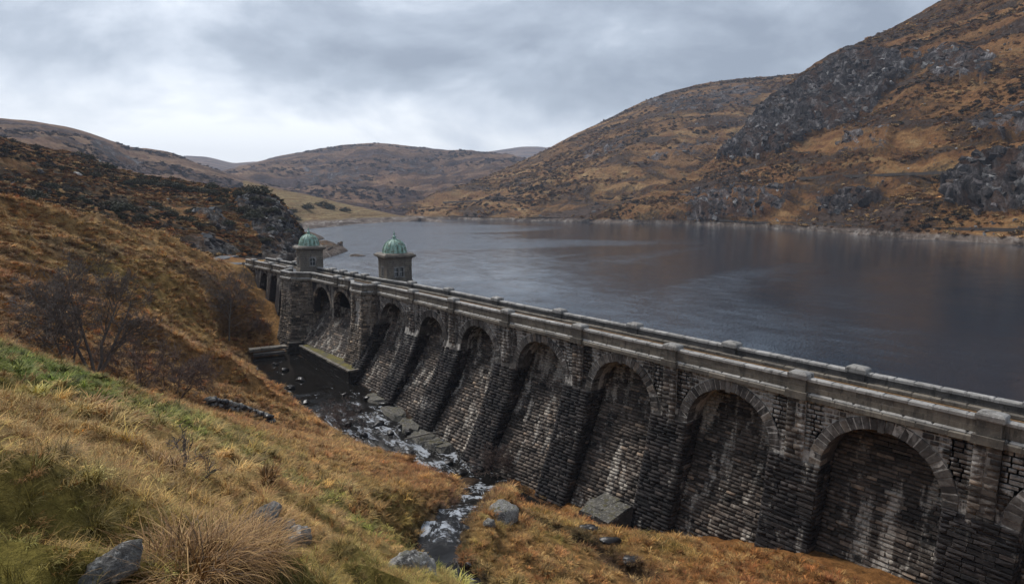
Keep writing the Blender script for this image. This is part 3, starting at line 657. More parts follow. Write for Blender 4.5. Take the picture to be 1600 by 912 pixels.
hill('hill_right_mountain', 'steep bracken mountainside with dark crags above the lake', [(900, 347, LAKE_Z - 0.3), (1000, 349, LAKE_Z - 0.3), (1100, 352.5, LAKE_Z - 0.3), (1180, 356, LAKE_Z - 0.3), (1250, 360.5, LAKE_Z - 0.3), (1320, 366, LAKE_Z - 0.3), (1400, 372.5, LAKE_Z - 0.3), (1500, 378, LAKE_Z - 0.3), (1600, 384.5, LAKE_Z - 0.3), (1800, 402, LAKE_Z - 0.3), (2100, 430, LAKE_Z - 0.3)],
     [(900, 343, 610), (980, 318, 620), (1050, 286, 630), (1100, 258, 640), (1130, 235, 640), (1165, 196, 645), (1200, 158, 650), (1240, 120, 655), (1290, 88, 660), (1340, 66, 665), (1385, 48, 670), (1430, 25, 675), (1480, -2, 680), (1600, -55, 680), (1800, -130, 660), (2100, -200, 640)],
     330, 190, 15, MH_R3, rocks=[([(1118, 252), (1150, 215), (1200, 160), (1250, 122), (1320, 82), (1400, 78), (1425, 105), (1390, 140), (1360, 175), (1300, 205), (1240, 228), (1180, 245)], 0.95),
          ([(1420, 75), (1500, 70), (1560, 85), (1540, 130), (1470, 120), (1420, 105)], 0.62), ([(1500, 190), (1600, 160), (1640, 200), (1560, 225)], 0.55), ([(1060, 300), (1130, 290), (1250, 290), (1240, 325), (1150, 345), (1080, 345)], 0.55), ([(1270, 305), (1330, 290), (1385, 300), (1370, 325), (1290, 330)], 0.9),
          ([(1470, 290), (1500, 262), (1560, 245), (1640, 245), (1640, 330), (1540, 335), (1480, 318)], 1.0), ([(1300, 210), (1400, 195), (1390, 235), (1310, 245)], 0.42)], rockamp=11, ridge_w=0.30, fine=3.2, wl=0.85)
hill('hill_lake_field', 'low pale pasture on the far left shore of the lake', [(380, 400, None, 330), (440, 362, None, 400), (480, 358.5, LAKE_Z - 0.3), (520, 355, LAKE_Z - 0.3), (560, 350.5, LAKE_Z - 0.3), (620, 347.5, LAKE_Z - 0.3), (660, 345.8, LAKE_Z - 0.3), (690, 344.2, LAKE_Z - 0.3)],
     [(380, 282, 640), (440, 296, 660), (480, 304, 680), (520, 314, 690), (560, 323, 690), (620, 336, 680), (660, 341, 650), (690, 343.5, 640)], 110, 50, 2.5, MH_F, pw=1.15, ridge_w=0.3, fine=0.8, wl=0.7)
hill('hill_left_bluff', 'rough heathery bluff with grey crags left of the dam', [(-260, 300, None, 150), (-60, 322, None, 158), (0, 332, None, 162), (120, 356, None, 166), (250, 386, None, 170), (340, 406, None, 172), (400, 419, None, 172), (440, 424, None, 176), (470, 421, None, 186), (500, 409, None, 206), (522, 397, LAKE_Z - 0.4), (536, 390, LAKE_Z - 0.4)],
     [(-260, 160, 350), (-60, 195, 330), (0, 211, 320), (30, 222, 316), (60, 229, 312), (100, 237, 306), (130, 244, 300), (175, 262, 292), (215, 271, 286), (250, 277, 280), (300, 284, 275), (350, 290, 270), (395, 295, 264), (425, 304, 258), (445, 318, 254), (458, 338, 250), (468, 360, 246), (480, 375, 242), (500, 383, 240), (536, 389, 238)],
     300, 150, 4.5, MH_D, rocks=[([(395, 300), (430, 310), (462, 350), (475, 390), (440, 412), (410, 395), (390, 350), (370, 315)], 0.75), ([(290, 325), (340, 330), (370, 365), (330, 360)], 0.72), ([(270, 370), (330, 365), (390, 395), (340, 395)], 0.55), ([(90, 235), (160, 245), (200, 260), (120, 250)], 0.45), ([(480, 375), (540, 385), (540, 398), (470, 410)], 0.3)], rockamp=4.0, ridge_w=0.3, fine=1.6, wl=0.42)
# bare drawdown spit and islet
def mound(name, label, poly, z0, h, mat):
    P3 = np.array([at_z(px, py, LAKE_Z) for px, py in poly]); c = P3.mean(0); n = 40
    k = np.linspace(0, len(P3), n, endpoint=False); ring = np.stack([np.interp(k, np.arange(len(P3) + 1), np.append(P3[:, i], P3[0, i])) for i in range(3)], 1)
    V = []; rr = np.linspace(1.08, 0.0, 12)
    for r in rr:
        q = c + (ring - c) * r; hh = z0 + h * np.sqrt(np.clip(1 - r, 0, 1)) * (1 + 0.5 * fbm(q / 6, 3)) if r < 1 else np.full(n, z0 - 0.8)
        V.append(np.stack([q[:, 0], q[:, 1], hh], 1))
    Q = np.concatenate(V); Fq = np.array([(i * n + k, i * n + (k + 1) % n, (i + 1) * n + (k + 1) % n, (i + 1) * n + k) for i in range(len(rr) - 1) for k in range(n)])
    flow = np.stack([Q[:, 0] * 3, Q[:, 1] * 3, Q[:, 2]], 1)
    o = obj(name, mesh_from(name, Q, Fq, {'rock': np.full(len(Q), 0.1), 'flow': flow}, True), mat); tag(o, label, kind='structure')
mound('shore_spit', 'bare stony spit exposed by low water beyond the left tower', [(455, 412), (505, 404), (530, 397), (543, 392), (530, 386), (512, 380), (480, 381), (455, 395)], LAKE_Z, 3.2, MH_D)
mound('shore_point', 'second bare point of shore behind the spit', [(460, 380), (490, 377), (508, 373), (498, 370), (470, 369), (450, 372)], LAKE_Z, 3.0, MH_D)
mound('islet', 'thin dark islet just above the lake surface', [(545, 400), (560, 401), (572, 399.5), (560, 398), (548, 398)], LAKE_Z, 0.5, MH_D)

# ---------------------------------------------------------------- masonry dam
YK = np.array([-24.6, -13.3, -2.0, 9.2, 20.5, 31.7, 43.1, 54.6, 65.9, 76.3, 87.2])
AXP = np.array([(-60, 0), (45, 0), (55, -0.35), (76, -0.5), (87, -0.9), (97, -2.0), (112, -2.6), (130, -3.2), (146, -4.0), (170, -6.0)])
def ax(y): return np.interp(y, AXP[:, 0], AXP[:, 1])
def sbat(y): return np.interp(y, [0, 20, 32, 43, 55, 66, 76, 90, 150], [1.4, 1.7, 2.4, 3.2, 4.4, 5.2, 5.6, 5.4, 4.0])
def bat(z, y): return sbat(y) * np.clip((-5.0 - z) / 11.0, 0, 2) ** 1.35
def rec(z, y):   # recess of the panel behind the axis line (positive = upstream)
    t = np.clip((-3.0 - z) / 13.0, 0, 1.4)
    return 0.95 + 1.75 * np.clip(1 - t, 0, 1) ** 1.1 - bat(z, y)
ZC, RI, RO, Z_TOP, Z_BOT = -6.5, 3.72, 4.58, -1.85, -20.0
PW = 1.9

dam = empty('masonry_dam', (0, 0, 0))
tag(dam, 'long dark gritstone dam with tall arched recesses between battered piers', 'dam')

PIECES = {}   # name -> list of (V, F, parent, mat, tint)
def piece(name, V, Fc, parent, mat, tint=None):
    PIECES.setdefault(name, []).append((np.asarray(V, float), Fc, parent, mat, rng.random() if tint is None else tint))
STF = [(0, 1, 5, 4), (1, 2, 6, 5), (2, 3, 7, 6), (3, 0, 4, 7), (4, 5, 8), (5, 6, 8), (6, 7, 8), (7, 4, 8)]
def stone_field(surf, rows, ival, lmin, lmax, parent, mat, name='stone', proud=0.09, jit=0.035, gap=0.022, outward=None, skip=None, tintb=0.0, va=0.35):
    """Courses of separate stones standing proud of surf(a, z); ival(z0, z1) gives the free stretches of a course."""
    Q = []
    for z0, z1 in rows:
        for a0, a1 in ival(z0, z1):
            a = a0
            while a1 - a > 0.16:
                l = rng.uniform(lmin, lmax)
                if a1 - a - l < lmin * 0.6: l = a1 - a
                if skip is None or not skip(a + l / 2, (z0 + z1) / 2): Q.append((a, min(a + l, a1), z0, z1))
                a += l
    if not Q: return
    Q = np.array(Q); n = len(Q); gg = gap * rng.uniform(0.5, 1.6, (n, 1))
    A = np.stack([Q[:, 0], Q[:, 1], Q[:, 1], Q[:, 0]], 1); Zz = np.stack([Q[:, 2], Q[:, 2], Q[:, 3], Q[:, 3]], 1)
    sa = np.array([1, -1, -1, 1.])[None]; sz = np.array([1, 1, -1, -1.])[None]
    def S(a, z): return np.stack(surf(a.ravel(), z.ravel()), 1).reshape(*a.shape, 3)
    e = 1e-3
    ca = A.mean(1, keepdims=True); czz = Zz.mean(1, keepdims=True)
    p0 = S(ca, czz); du = S(ca + e, czz) - p0; dv = S(ca, czz + e) - p0
    nr = np.cross(du, dv)[:, 0]; nr /= np.linalg.norm(nr, axis=1)[:, None] + 1e-12
    o = np.asarray(outward, float); nr *= np.sign(nr @ o)[:, None]
    flip = (np.cross(du[:, 0], dv[:, 0]) * nr).sum(1) < 0
    back = S(A + sa * gg * 0.5 * va, Zz + sz * gg * 0.5) - nr[:, None] * 0.06
    ins = rng.uniform(0.015, 0.05, (n, 4))
    fr = S(A + sa * (gg * 0.6 + ins) * va, Zz + sz * (gg * 0.6 + ins * 0.8)) + nr[:, None] * (proud + rng.uniform(-jit, jit, (n, 1, 1)) + rng.uniform(-jit, jit, (n, 4, 1)) * 0.6)
    ce = fr.mean(1, keepdims=True) + nr[:, None] * rng.uniform(0.0, 0.05, (n, 1, 1)) + rng.uniform(-0.03, 0.03, (n, 1, 3))
    V = np.concatenate([back, fr, ce], 1)
    for i in range(n):
        piece(name, V[i], [f[::-1] for f in STF] if flip[i] else STF, parent, mat, float(np.clip(rng.normal(0.5 + tintb, 0.22), 0, 1)))
def courses(z0, z1, hmin=0.30, hmax=0.46):
    out = []; z = z1
    while z > z0 + 0.05:
        h = rng.uniform(hmin, hmax); out.append((max(z - h, z0), z)); z -= h
    return out
BOXF = [(0, 1, 3, 2), (4, 6, 7, 5), (0, 4, 5, 1), (2, 3, 7, 6), (0, 2, 6, 4), (1, 5, 7, 3)]
def cham_box(x0, x1, y0, y1, z0, z1, c=0.03, j=0.008, topc=None):
    """box with its top edges chamfered; 12 verts"""
    c2 = topc if topc is not None else c
    V = [(x0, y0, z0), (x1, y0, z0), (x1, y1, z0), (x0, y1, z0), (x0, y0, z1 - c2), (x1, y0, z1 - c2), (x1, y1, z1 - c2), (x0, y1, z1 - c2), (x0 + c, y0 + c, z1), (x1 - c, y0 + c, z1), (x1 - c, y1 - c, z1), (x0 + c, y1 - c, z1)]
    V = np.array(V) + rng.uniform(-j, j, (12, 3))
    Fc = [(3, 2, 1, 0)] + [(i, (i + 1) % 4, 4 + (i + 1) % 4, 4 + i) for i in range(4)] + [(4 + i, 4 + (i + 1) % 4, 8 + (i + 1) % 4, 8 + i) for i in range(4)] + [(8, 9, 10, 11)]
    return V, Fc
def shear(V, y):   # follow the gentle bend of the dam
    V = V.copy(); V[:, 0] += ax(V[:, 1]); return V
def gridmesh(name, fx, ua, va, mat, parent, flip=False):
    U, Vv = np.meshgrid(ua, va, indexing='ij'); P = np.stack(fx(U.ravel(), Vv.ravel()), 1)
    return obj(name, mesh_from(name, P, grid_faces(len(ua), len(va), flip), {'tint': np.full(len(P), 0.5)}), mat, parent)

zs = np.concatenate([np.linspace(-1.85, -6.5, 6), np.linspace(-7.2, Z_BOT, 16)])
bays = []
# piers (battered buttresses) with courses of stone on their front and both cheeks
piers_y = list(YK[:-1])
for k, yk in enumerate(YK):
    if yk < -14: continue
    last = (k == len(YK) - 1)
    w = PW if not last else 1.3
    front = lambda a, z: (ax(a) - bat(z, a) + 0.03, a, z)
    mb = MB(); w3 = w - 0.03
    cols = [np.stack([ax(yk - w3) + rec(np.minimum(zs, -3), yk - w3) + 0.4, np.full_like(zs, yk - w3), zs], 1)]
    cols += [np.stack(front(np.full_like(zs, yy), zs), 1) for yy in np.linspace(yk - w3, yk + w3, 5)]
    cols += [np.stack([ax(yk + w3) + rec(np.minimum(zs, -3), yk + w3) + 0.4, np.full_like(zs, yk + w3), zs], 1)]
    mb.add(np.concatenate(cols), [tuple(f) for f in grid_faces(7, len(zs))])
    pr = mb.build('pier', M_MORTAR, dam); pr.data.attributes.new('tint', 'FLOAT', 'POINT')
    gz = float(gh([ax(yk) - 4], [yk])[0]) - 1.2
    zlow = max(Z_BOT + 0.3, min(gz, -13.5) - 1.0)
    rows = courses(zlow, ZC, 0.27, 0.36)
    stone_field(front, rows, lambda a, b: [(yk - w, yk + w)], 0.55, 1.45, pr, M_STONE, outward=(-1, 0, 0.2), tintb=-0.12, proud=0.15, jit=0.05, gap=0.035)
    for sgn in (-1, 1):
        yy = yk + sgn * w
        side = lambda a, z: (a, np.full_like(a, yy), z)
        stone_field(side, rows, lambda a, b: [(float(ax(yy) - bat((a + b) / 2, yy)) + 0.02, float(ax(yy) + rec((a + b) / 2, yy)) + 0.1)], 0.5, 1.0, pr, M_STONE, outward=(0, sgn, 0), proud=0.05)
    # shallow pilaster under each parapet pier
    pil = lambda a, z: (ax(a) - bat(z, a) - 0.16 + 0.0 * a, a, z)
    pm = MB(); V, Fc = cham_box(-0.17, 0.05, yk - 0.66, yk + 0.66, -7.6, Z_TOP, 0.001, 0); pm.add(shear(V, 0), Fc)
    pb = pm.build('pilaster', M_LIME, dam)
    stone_field(lambda a, z: (ax(a) - 0.17 + 0 * a, a, z), courses(-7.9, Z_TOP - 0.02, 0.32, 0.44), lambda a, b: [(yk - 0.68, yk + 0.02 + rng.uniform(-.25, .25)), (yk + 0.03, yk + 0.68)] if rng.random() < 0.6 else [(yk - 0.68, yk + 0.68)], 0.5, 1.5, pb, M_SPAN, outward=(-1, 0, 0), proud=0.05, tintb=0.08)

# arches, spandrels and the recessed panels between the piers
for k in range(len(YK) - 1):
    y0, y1 = YK[k], YK[k + 1]
    if y0 < -14: continue
    yc = (y0 + y1) / 2; ri = min(RI, (y1 - y0) / 2 - PW + 0.02); ro = ri + 0.86
    if k == len(YK) - 2: yc = (y0 + PW + y1 - 1.3) / 2; ri = (y1 - 1.3 - y0 - PW) / 2; ro = ri + 0.8
    # spandrel backing with the arch cut out
    ya = np.unique(np.concatenate([np.linspace(y0, y1, 40), np.linspace(yc - ro, yc + ro, 41)]))
    zb = np.where(np.abs(ya - yc) < ri + 0.3, ZC + np.sqrt(np.clip((ri + 0.3) ** 2 - (ya - yc) ** 2, 0, None)), ZC - 0.4)
    V = np.concatenate([np.stack([ax(ya) + 0.03, ya, np.full_like(ya, Z_TOP)], 1), np.stack([ax(ya) + 0.03, ya, zb], 1)])
    n = len(ya); sp = obj('spandrel', mesh_from('spandrel', V, [(i, i + 1, n + i + 1, n + i) for i in range(n - 1)], {'tint': np.full(2 * n, 0.5)}), M_LIME, dam)
    def iv(a, b, yc=yc, ro=ro, y0=y0, y1=y1):
        h = max(0.0, a - ZC); r = math.sqrt(max(ro * ro - h * h, 0))
        lo, hi = y0 + 0.66, y1 - 0.66
        if r < 0.05: return [(lo, hi)]
        return [(lo, yc - r), (yc + r, hi)]
    stone_field(lambda a, z: (ax(a) + 0.03, a, z), courses(ZC, Z_TOP, 0.24, 0.40), iv, 0.40, 1.0, sp, M_SPAN, outward=(-1, 0, 0), proud=0.06, tintb=-0.02, gap=0.042, va=1.0)
    # barrel vault behind the ring
    aa = np.linspace(0, math.pi, 25)
    vt = gridmesh('arch_vault', lambda a, d: (ax(yc + 0 * a) + 0.15 + d * 3.4, yc + (ri + 0.04) * np.cos(a), ZC + (ri + 0.04) * np.sin(a)), aa, np.linspace(0, 1, 5), M_MORTAR, dam)
    aj = np.linspace(0.01, math.pi - 0.01, 41); gridmesh('joint_ring', lambda a, r: (ax(yc + r * np.cos(a)) - 0.062, yc + r * np.cos(a), ZC + r * np.sin(a)), aj, np.array([ri + 0.03, ro - 0.03]), M_LIME, dam)
    nv = 27
    for i in range(nv):
        a0 = math.pi * i / nv + 0.006; a1 = math.pi * (i + 1) / nv - 0.006
        key = (i == nv // 2); r0 = ri - (0.10 if key else 0) + rng.uniform(-0.03, 0.03); r1 = ro + (0.12 if key else 0) + rng.uniform(-0.05, 0.05); f = -0.10 - (0.10 if key else 0) + rng.uniform(-0.03, 0.03)
        V = []
        for xx, dr in ((0.9, 0.0), (f + 0.03, 0.0), (f, 0.035)):
            for (r, a) in ((r0 + dr, a0 + dr / 5), (r0 + dr, a1 - dr / 5), (r1 - dr, a1 - dr / 5), (r1 - dr, a0 + dr / 5)):
                y = yc + r * math.cos(a); V.append((float(ax(y)) + xx, y, ZC + r * math.sin(a)))
        Fc = [(j, (j + 1) % 4, 4 + (j + 1) % 4, 4 + j) for j in range(4)] + [(4 + j, 4 + (j + 1) % 4, 8 + (j + 1) % 4, 8 + j) for j in range(4)] + [(8, 9, 10, 11)]
        V = np.array(V); V[8:] += rng.uniform(-0.025, 0.025, (4, 3)) * np.array([1, 0.3, 0.3])
        piece('voussoir', V, Fc, vt, M_VOUS, float(np.clip(rng.normal(0.62, 0.2), 0, 1)))
    # recessed panel
    zp = np.concatenate([np.linspace(-2.2, -6, 6), np.linspace(-7, Z_BOT, 16)])
    pf = lambda a, z: (ax(a) + rec(z, a), a, z)
    pn = gridmesh('recessed_panel', pf, np.linspace(yc - ri - 0.3, yc + ri + 0.3, 9), zp, M_MORTAR, dam)
    gz = float(gh([ax(yc) - 4], [yc])[0]) - 1.5; zlow = max(Z_BOT + 0.3, min(gz, -13.5) - 1.0)
    def ivp(a, b, yc=yc, ri=ri):
        h = max(0.0, b - ZC)
        if h >= ri: return []
        r = math.sqrt(ri * ri - h * h); return [(yc - r, yc + r)]
    stone_field(pf, courses(zlow, -3.0, 0.25, 0.35), ivp, 0.45, 1.3, pn, M_PANEL, outward=(-1, 0, 0.3), proud=0.17, jit=0.07, gap=0.04, tintb=0.05)

# string course, parapet courses and coping on the downstream side; the upstream parapet; parapet piers
def bastion_poly(which):
    if which == 'R': return [(-0.85, 87.0), (-2.75, 88.0), (-3.05, 91.4), (-1.75, 94.2)]
    return [(-2.55, 110.4), (-5.35, 112.9), (-5.85, 117.2), (-3.0, 120.2)]
PATH = [(float(ax(y)), y) for y in np.arange(-15, 87.0, 1.0)] + bastion_poly('R') + [(float(ax(y)), y) for y in np.arange(95.2, 110, 1.0)] + bastion_poly('L') + [(float(ax(y)), y) for y in np.arange(121.2, 147.5, 1.0)]
PATH = np.array(PATH); PL = np.concatenate([[0], np.cumsum(np.hypot(*np.diff(PATH, axis=0).T))])
def path_at(s): return np.array([np.interp(s, PL, PATH[:, 0]), np.interp(s, PL, PATH[:, 1])])
UPATH = np.array([(float(ax(y)) + 4.75, y) for y in np.arange(-15, 149, 1.0)]); UL = np.concatenate([[0], np.cumsum(np.hypot(*np.diff(UPATH, axis=0).T))])
def wall_blocks(path, cl, specs, lens, parent, sgn, corners=()):
    for name, x0, x1, z0, z1, cc, mat in specs:
        s = 0.0; stops = list(corners) + [cl[-1]]
        while s < cl[-1] - 0.2:
            l = rng.uniform(*lens); nx = min([c for c in stops if c > s + 0.05])
            if nx - s - l < 0.5: l = nx - s
            a = np.array([np.interp(s + 0.008, cl, path[:, i]) for i in (0, 1)]); b = np.array([np.interp(s + l - 0.008, cl, path[:, i]) for i in (0, 1)])
            d = (b - a) / np.linalg.norm(b - a); nn = np.array([d[1], -d[0]])     # points to +x
            V, Fc = cham_box(x0, x1, 0, np.linalg.norm(b - a), z0, z1, cc, 0.007)
            W_ = np.stack([a[0] + nn[0] * V[:, 0] + d[0] * V[:, 1], a[1] + nn[1] * V[:, 0] + d[1] * V[:, 1], V[:, 2]], 1)
            piece(name, W_, Fc, parent, mat); s += l
cidx = [i for i in range(1, len(PATH) - 1) if abs(np.cross((PATH[i] - PATH[i - 1]) / np.linalg.norm(PATH[i] - PATH[i - 1]), (PATH[i + 1] - PATH[i]) / np.linalg.norm(PATH[i + 1] - PATH[i]))) > 0.15]
corners = [PL[i] for i in cidx]
def core(name, path, x0, x1, z0, z1, mat, parent):
    mb = MB(); d = np.gradient(path, axis=0); d /= np.linalg.norm(d, axis=1)[:, None]; nn = np.stack([d[:, 1], -d[:, 0]], 1); n = len(path)
    V = np.concatenate([np.concatenate([path + nn * xx, np.full((n, 1), zz)], 1) for xx, zz in ((x0, z0), (x0, z1), (x1, z1), (x1, z0))])
    mb.add(V, [(j * n + i, j * n + i + 1, ((j + 1) % 4) * n + i + 1, ((j + 1) % 4) * n + i) for j in range(4) for i in range(n - 1)])
    return mb.build(name, mat, parent)
dp = core('downstream_parapet', PATH, 0.05, 0.33, -1.9, -0.5, M_DARK, dam)
tag(dp, 'stone parapet on the downstream edge of the dam')
wall_blocks(PATH, PL, [('string_course_block', -0.34, 0.30, Z_TOP, -1.50, 0.05, M_PARA), ('string_course_block', -0.20, 0.30, -1.50, -1.32, 0.10, M_COPING)], (1.3, 2.1), dp, 1, corners)
wall_blocks(PATH, PL, [('parapet_block', -0.06, 0.38, -1.32, -0.93, 0.012, M_PARA), ('parapet_block', -0.05, 0.37, -0.93, -0.52, 0.012, M_PARA)], (0.9, 1.6), dp, 1, corners)
wall_blocks(PATH, PL, [('coping_stone', -0.13, 0.46, -0.52, -0.28, 0.06, M_COPING)], (1.2, 1.9), dp, 1, corners)
up = core('upstream_parapet', UPATH, 0.03, 0.36, -1.9, -0.5, M_DARK, dam)
tag(up, 'stone parapet on the lake edge of the dam')
wall_blocks(UPATH, UL, [('kerb_block', -0.40, 0.05, -1.25, -0.98, 0.06, M_PARA)], (1.2, 2.0), up, 1)
wall_blocks(UPATH, UL, [('parapet_block', -0.06, 0.42, -1.25, -0.88, 0.012, M_USPARA), ('parapet_block', -0.04, 0.40, -0.88, -0.52, 0.012, M_USPARA)], (0.9, 1.6), up, 1)
wall_blocks(UPATH, UL, [('coping_stone', -0.12, 0.48, -0.52, -0.28, 0.06, M_COPING)], (1.2, 1.9), up, 1)
def parapet_pier(x, y, rz, up_side, parent):
    mb = MB(); zc0 = -1.32 if not up_side else -1.05
    hgt = (-0.42 - zc0) / 2
    for i in range(2):
        mb.box((0, 0, zc0 + hgt * (i + 0.5)), (0.86 + 0.02 * i, 1.22 - 0.02 * i, hgt - 0.012), 0, 0.008)
    if not up_side: mb.box((-0.08, 0, -1.60), (1.10, 1.55, 0.53), 0, 0.01)
    else: mb.box((0, 0, -1.15), (1.0, 1.4, 0.20), 0, 0.01)
    o = mb.build('parapet_pier', M_PARA if not up_side else M_USPARA, parent); o.location = (x, y, 0); o.rotation_euler.z = rz
    me = bpy.data.meshes.new('cap'); cm = MB(); prof = [(1.0, -0.43), (1.06, -0.36), (1.06, -0.10), (0.98, -0.02), (0.80, 0.05), (0.45, 0.11), (0.0, 0.13)]
    V = []; Fc = []
    for r, z in prof:
        hx, hy = 0.50 * r, 0.68 * r
        if r == 0: hx, hy = 0.02, 0.10
        V += [(-hx, -hy, z), (hx, -hy, z), (hx, hy, z), (-hx, hy, z)]
    for i in range(len(prof) - 1): Fc += [(i * 4 + j, i * 4 + (j + 1) % 4, (i + 1) * 4 + (j + 1) % 4, (i + 1) * 4 + j) for j in range(4)]
    nL = (len(prof) - 1) * 4; Fc += [(3, 2, 1, 0), (nL, nL + 1, nL + 2, nL + 3)]
    cm.add(np.array(V) + rng.uniform(-0.012, 0.012, (len(V), 3)), Fc); cm.build('cap', M_COPING, o)
for yk in YK:
    if yk > -14: parapet_pier(float(ax(yk)) + 0.14, yk, 0, False, dam)
for yy in (95.4, 99.5): parapet_pier(float(ax(yy)) + 0.14, yy, 0.06, False, dam)
parapet_pier(float(ax(121.0)) + 0.1, 121.2, 0.05, False, dam); parapet_pier(float(ax(131.5)) + 0.14, 131.5, 0.05, False, dam); parapet_pier(float(ax(142)) + 0.14, 142, 0.05, False, dam)
for yy in (-2.5, 8.0, 18.5, 29.0, 40.0, 51.0, 62.8, 74.4, 84.6, 99.0, 103.2, 107.5, 112.0, 131, 140): parapet_pier(float(ax(yy)) + 4.92, yy, 0, True, dam)

# road along the top
def strip(name, pts_l, pts_r, z, mat, thick=0.3):
    n = len(pts_l); V = np.concatenate([np.c_[pts_l, np.full(n, z)], np.c_[pts_r, np.full(n, z)], np.c_[pts_l, np.full(n, z - thick)], np.c_[pts_r, np.full(n, z - thick)]])
    Fc = []
    for i in range(n - 1):
        Fc += [(i, n + i, n + i + 1, i + 1), (2 * n + i, i, i + 1, 2 * n + i + 1), (n + i, 3 * n + i, 3 * n + i + 1, n + i + 1)]
    return obj(name, mesh_from(name, V, Fc), mat)
yr = np.arange(-15, 150.1, 1.0)
tag(strip('road', np.c_[ax(yr) + 0.2, yr], np.c_[ax(yr) + 4.8, yr], -1.30, M_ASPHALT), 'narrow wet asphalt road along the top of the dam', kind='structure')
tag(strip('road_verge', np.c_[ax(yr) + 4.02, yr], np.c_[ax(yr) + 4.42, yr], -1.288, M_LITTER, 0.005), 'strip of dead leaves along the kerb of the dam road', kind='structure')
for poly, nm in ((bastion_poly('R'), 'R'), (bastion_poly('L'), 'L')):
    mb = MB(); inner = [(poly[-1][0] + 0.8, poly[-1][1]), (poly[0][0] + 0.8, poly[0][1])]
    mb.prism([(p[0] + 0.25, p[1]) for p in poly][::-1] + inner[::-1], -2.2, -1.305); tag(mb.build('road_refuge', M_ASPHALT), 'small paved refuge beside the dam road above a bastion', kind='structure')
# upstream face and core
core('upstream_face', UPATH, 0.10, 0.55, -14, -1.26, M_USPARA, dam)

# ---- bastions
def bastion(which):
    poly = bastion_poly(which); cx = np.mean([p[0] for p in poly]) + 1.2; cy = np.mean([p[1] for p in poly])
    ext = [(float(ax(poly[0][1])) + 3, poly[0][1] - (0.2 if which == 'R' else -0.0))] + poly + [(float(ax(poly[-1][1])) + 3, poly[-1][1])]
    zb = -15.5; grow = 1.5 if which == 'L' else 1.9
    def scale(p, z, g_=grow):
        t = np.clip((-4.5 - z) / 10.0, 0, 1.3) ** 1.5 * g_; d = np.array([p[0] - cx, p[1] - cy]); d = d / (np.linalg.norm(d) + 1e-9)
        return t, d
    body = None; mb = MB(); zl = np.linspace(-1.85, zb, 14)
    for i in range(len(ext) - 1):
        A_, B_ = np.array(ext[i]), np.array(ext[i + 1]); d = B_ - A_; ln = np.linalg.norm(d); d /= ln; nn = np.array([-d[1], d[0]])
        if nn @ ((A_ + B_) / 2 - np.array([cx, cy])) < 0: nn = -nn
        def sf(a, z, A_=A_, B_=B_, ln=ln):
            f = np.asarray(a) / ln; z = np.asarray(z, float)
            t = np.clip((-4.5 - z) / 10.0, 0, 1.3) ** 1.5 * grow
            def off(p):
                dd = p - np.array([cx + 1.5, cy]); return dd / np.linalg.norm(dd)
            oa, ob = off(A_), off(B_)
            x = A_[0] + (B_[0] - A_[0]) * f + t * (oa[0] * (1 - f) + ob[0] * f); y = A_[1] + (B_[1] - A_[1]) * f + t * (oa[1] * (1 - f) + ob[1] * f)
            return x, y, z
        ua = np.linspace(0, ln, 4); U, Zg = np.meshgrid(ua, zl, indexing='ij'); P = np.stack(sf(U.ravel(), Zg.ravel()), 1); mb.add(P, [tuple(f) for f in grid_faces(4, len(zl))])
        ext[i] = (A_, B_, ln, sf, nn)
    bo = mb.build('bastion', M_MORTAR, dam); tag(bo, 'pale brown bastion below the left tower' if which == 'L' else 'pale brown bastion with a niche right of the spillway')
    for i in range(len(ext) - 1):
        A_, B_, ln, sf, nn = ext[i]
        skip = None
        if which == 'R' and i == 2:
            c = ln * 0.5
            skip = lambda a, z, c=c: (abs(a - c) < 0.75 and -6.6 < z < -3.4) or (z >= -3.4 and math.hypot(a - c, z + 3.4) < 0.75)
        stone_field(sf, courses(zb + 0.2, Z_TOP - 0.02, 0.30, 0.40), lambda a, b, ln=ln: [(0.0, ln)], 0.45, 1.0, bo, M_BAST, outward=(nn[0], nn[1], 0.2), proud=0.20 if skip else 0.09, skip=skip, name='bastion_stone')
bastion('R'); bastion('L')

# ---- spillway arches between the bastions
SPY = [94.3, 101.9, 110.2]
for i in range(2):
    y0, y1 = SPY[i], SPY[i + 1]; yc = (y0 + y1) / 2; ri = (y1 - y0) / 2 - 0.55; zc_ = -2.55 - ri
    ya = np.unique(np.concatenate([np.linspace(y0, y1, 20), np.linspace(yc - ri, yc + ri, 33)])); n = len(ya)
    zb = np.where(np.abs(ya - yc) < ri, zc_ + np.sqrt(np.clip(ri * ri - (ya - yc) ** 2, 0, None)), -7.6)
    V = np.concatenate([np.stack([ax(ya) + d, ya, zz], 1) for d, zz in ((0.06, np.full(n, Z_TOP)), (0.06, zb), (1.2, zb), (1.2, np.full(n, Z_TOP)))])
    ob = obj('spillway_arch', mesh_from('spillway_arch', V, [(j * n + a, j * n + a + 1, (j + 1) * n + a + 1, (j + 1) * n + a) for j in range(3) for a in range(n - 1)], {'tint': np.full(4 * n, 0.55)}), M_STONE, dam)
    for j in range(15):
        a0 = math.pi * j / 15 + 0.01; a1 = math.pi * (j + 1) / 15 - 0.01
        V = [];
        for xx in (0.5, -0.04 + rng.uniform(-0.02, 0.02)):
            for r, a in ((ri, a0), (ri, a1), (ri + 0.55, a1), (ri + 0.55, a0)):
                y = yc + r * math.cos(a); V.append((float(ax(y)) + xx, y, min(zc_ + r * math.sin(a), Z_TOP - 0.02)))
        piece('voussoir', V, [(q, (q + 1) % 4, 4 + (q + 1) % 4, 4 + q) for q in range(4)] + [(4, 5, 6, 7)], ob, M_BAST)
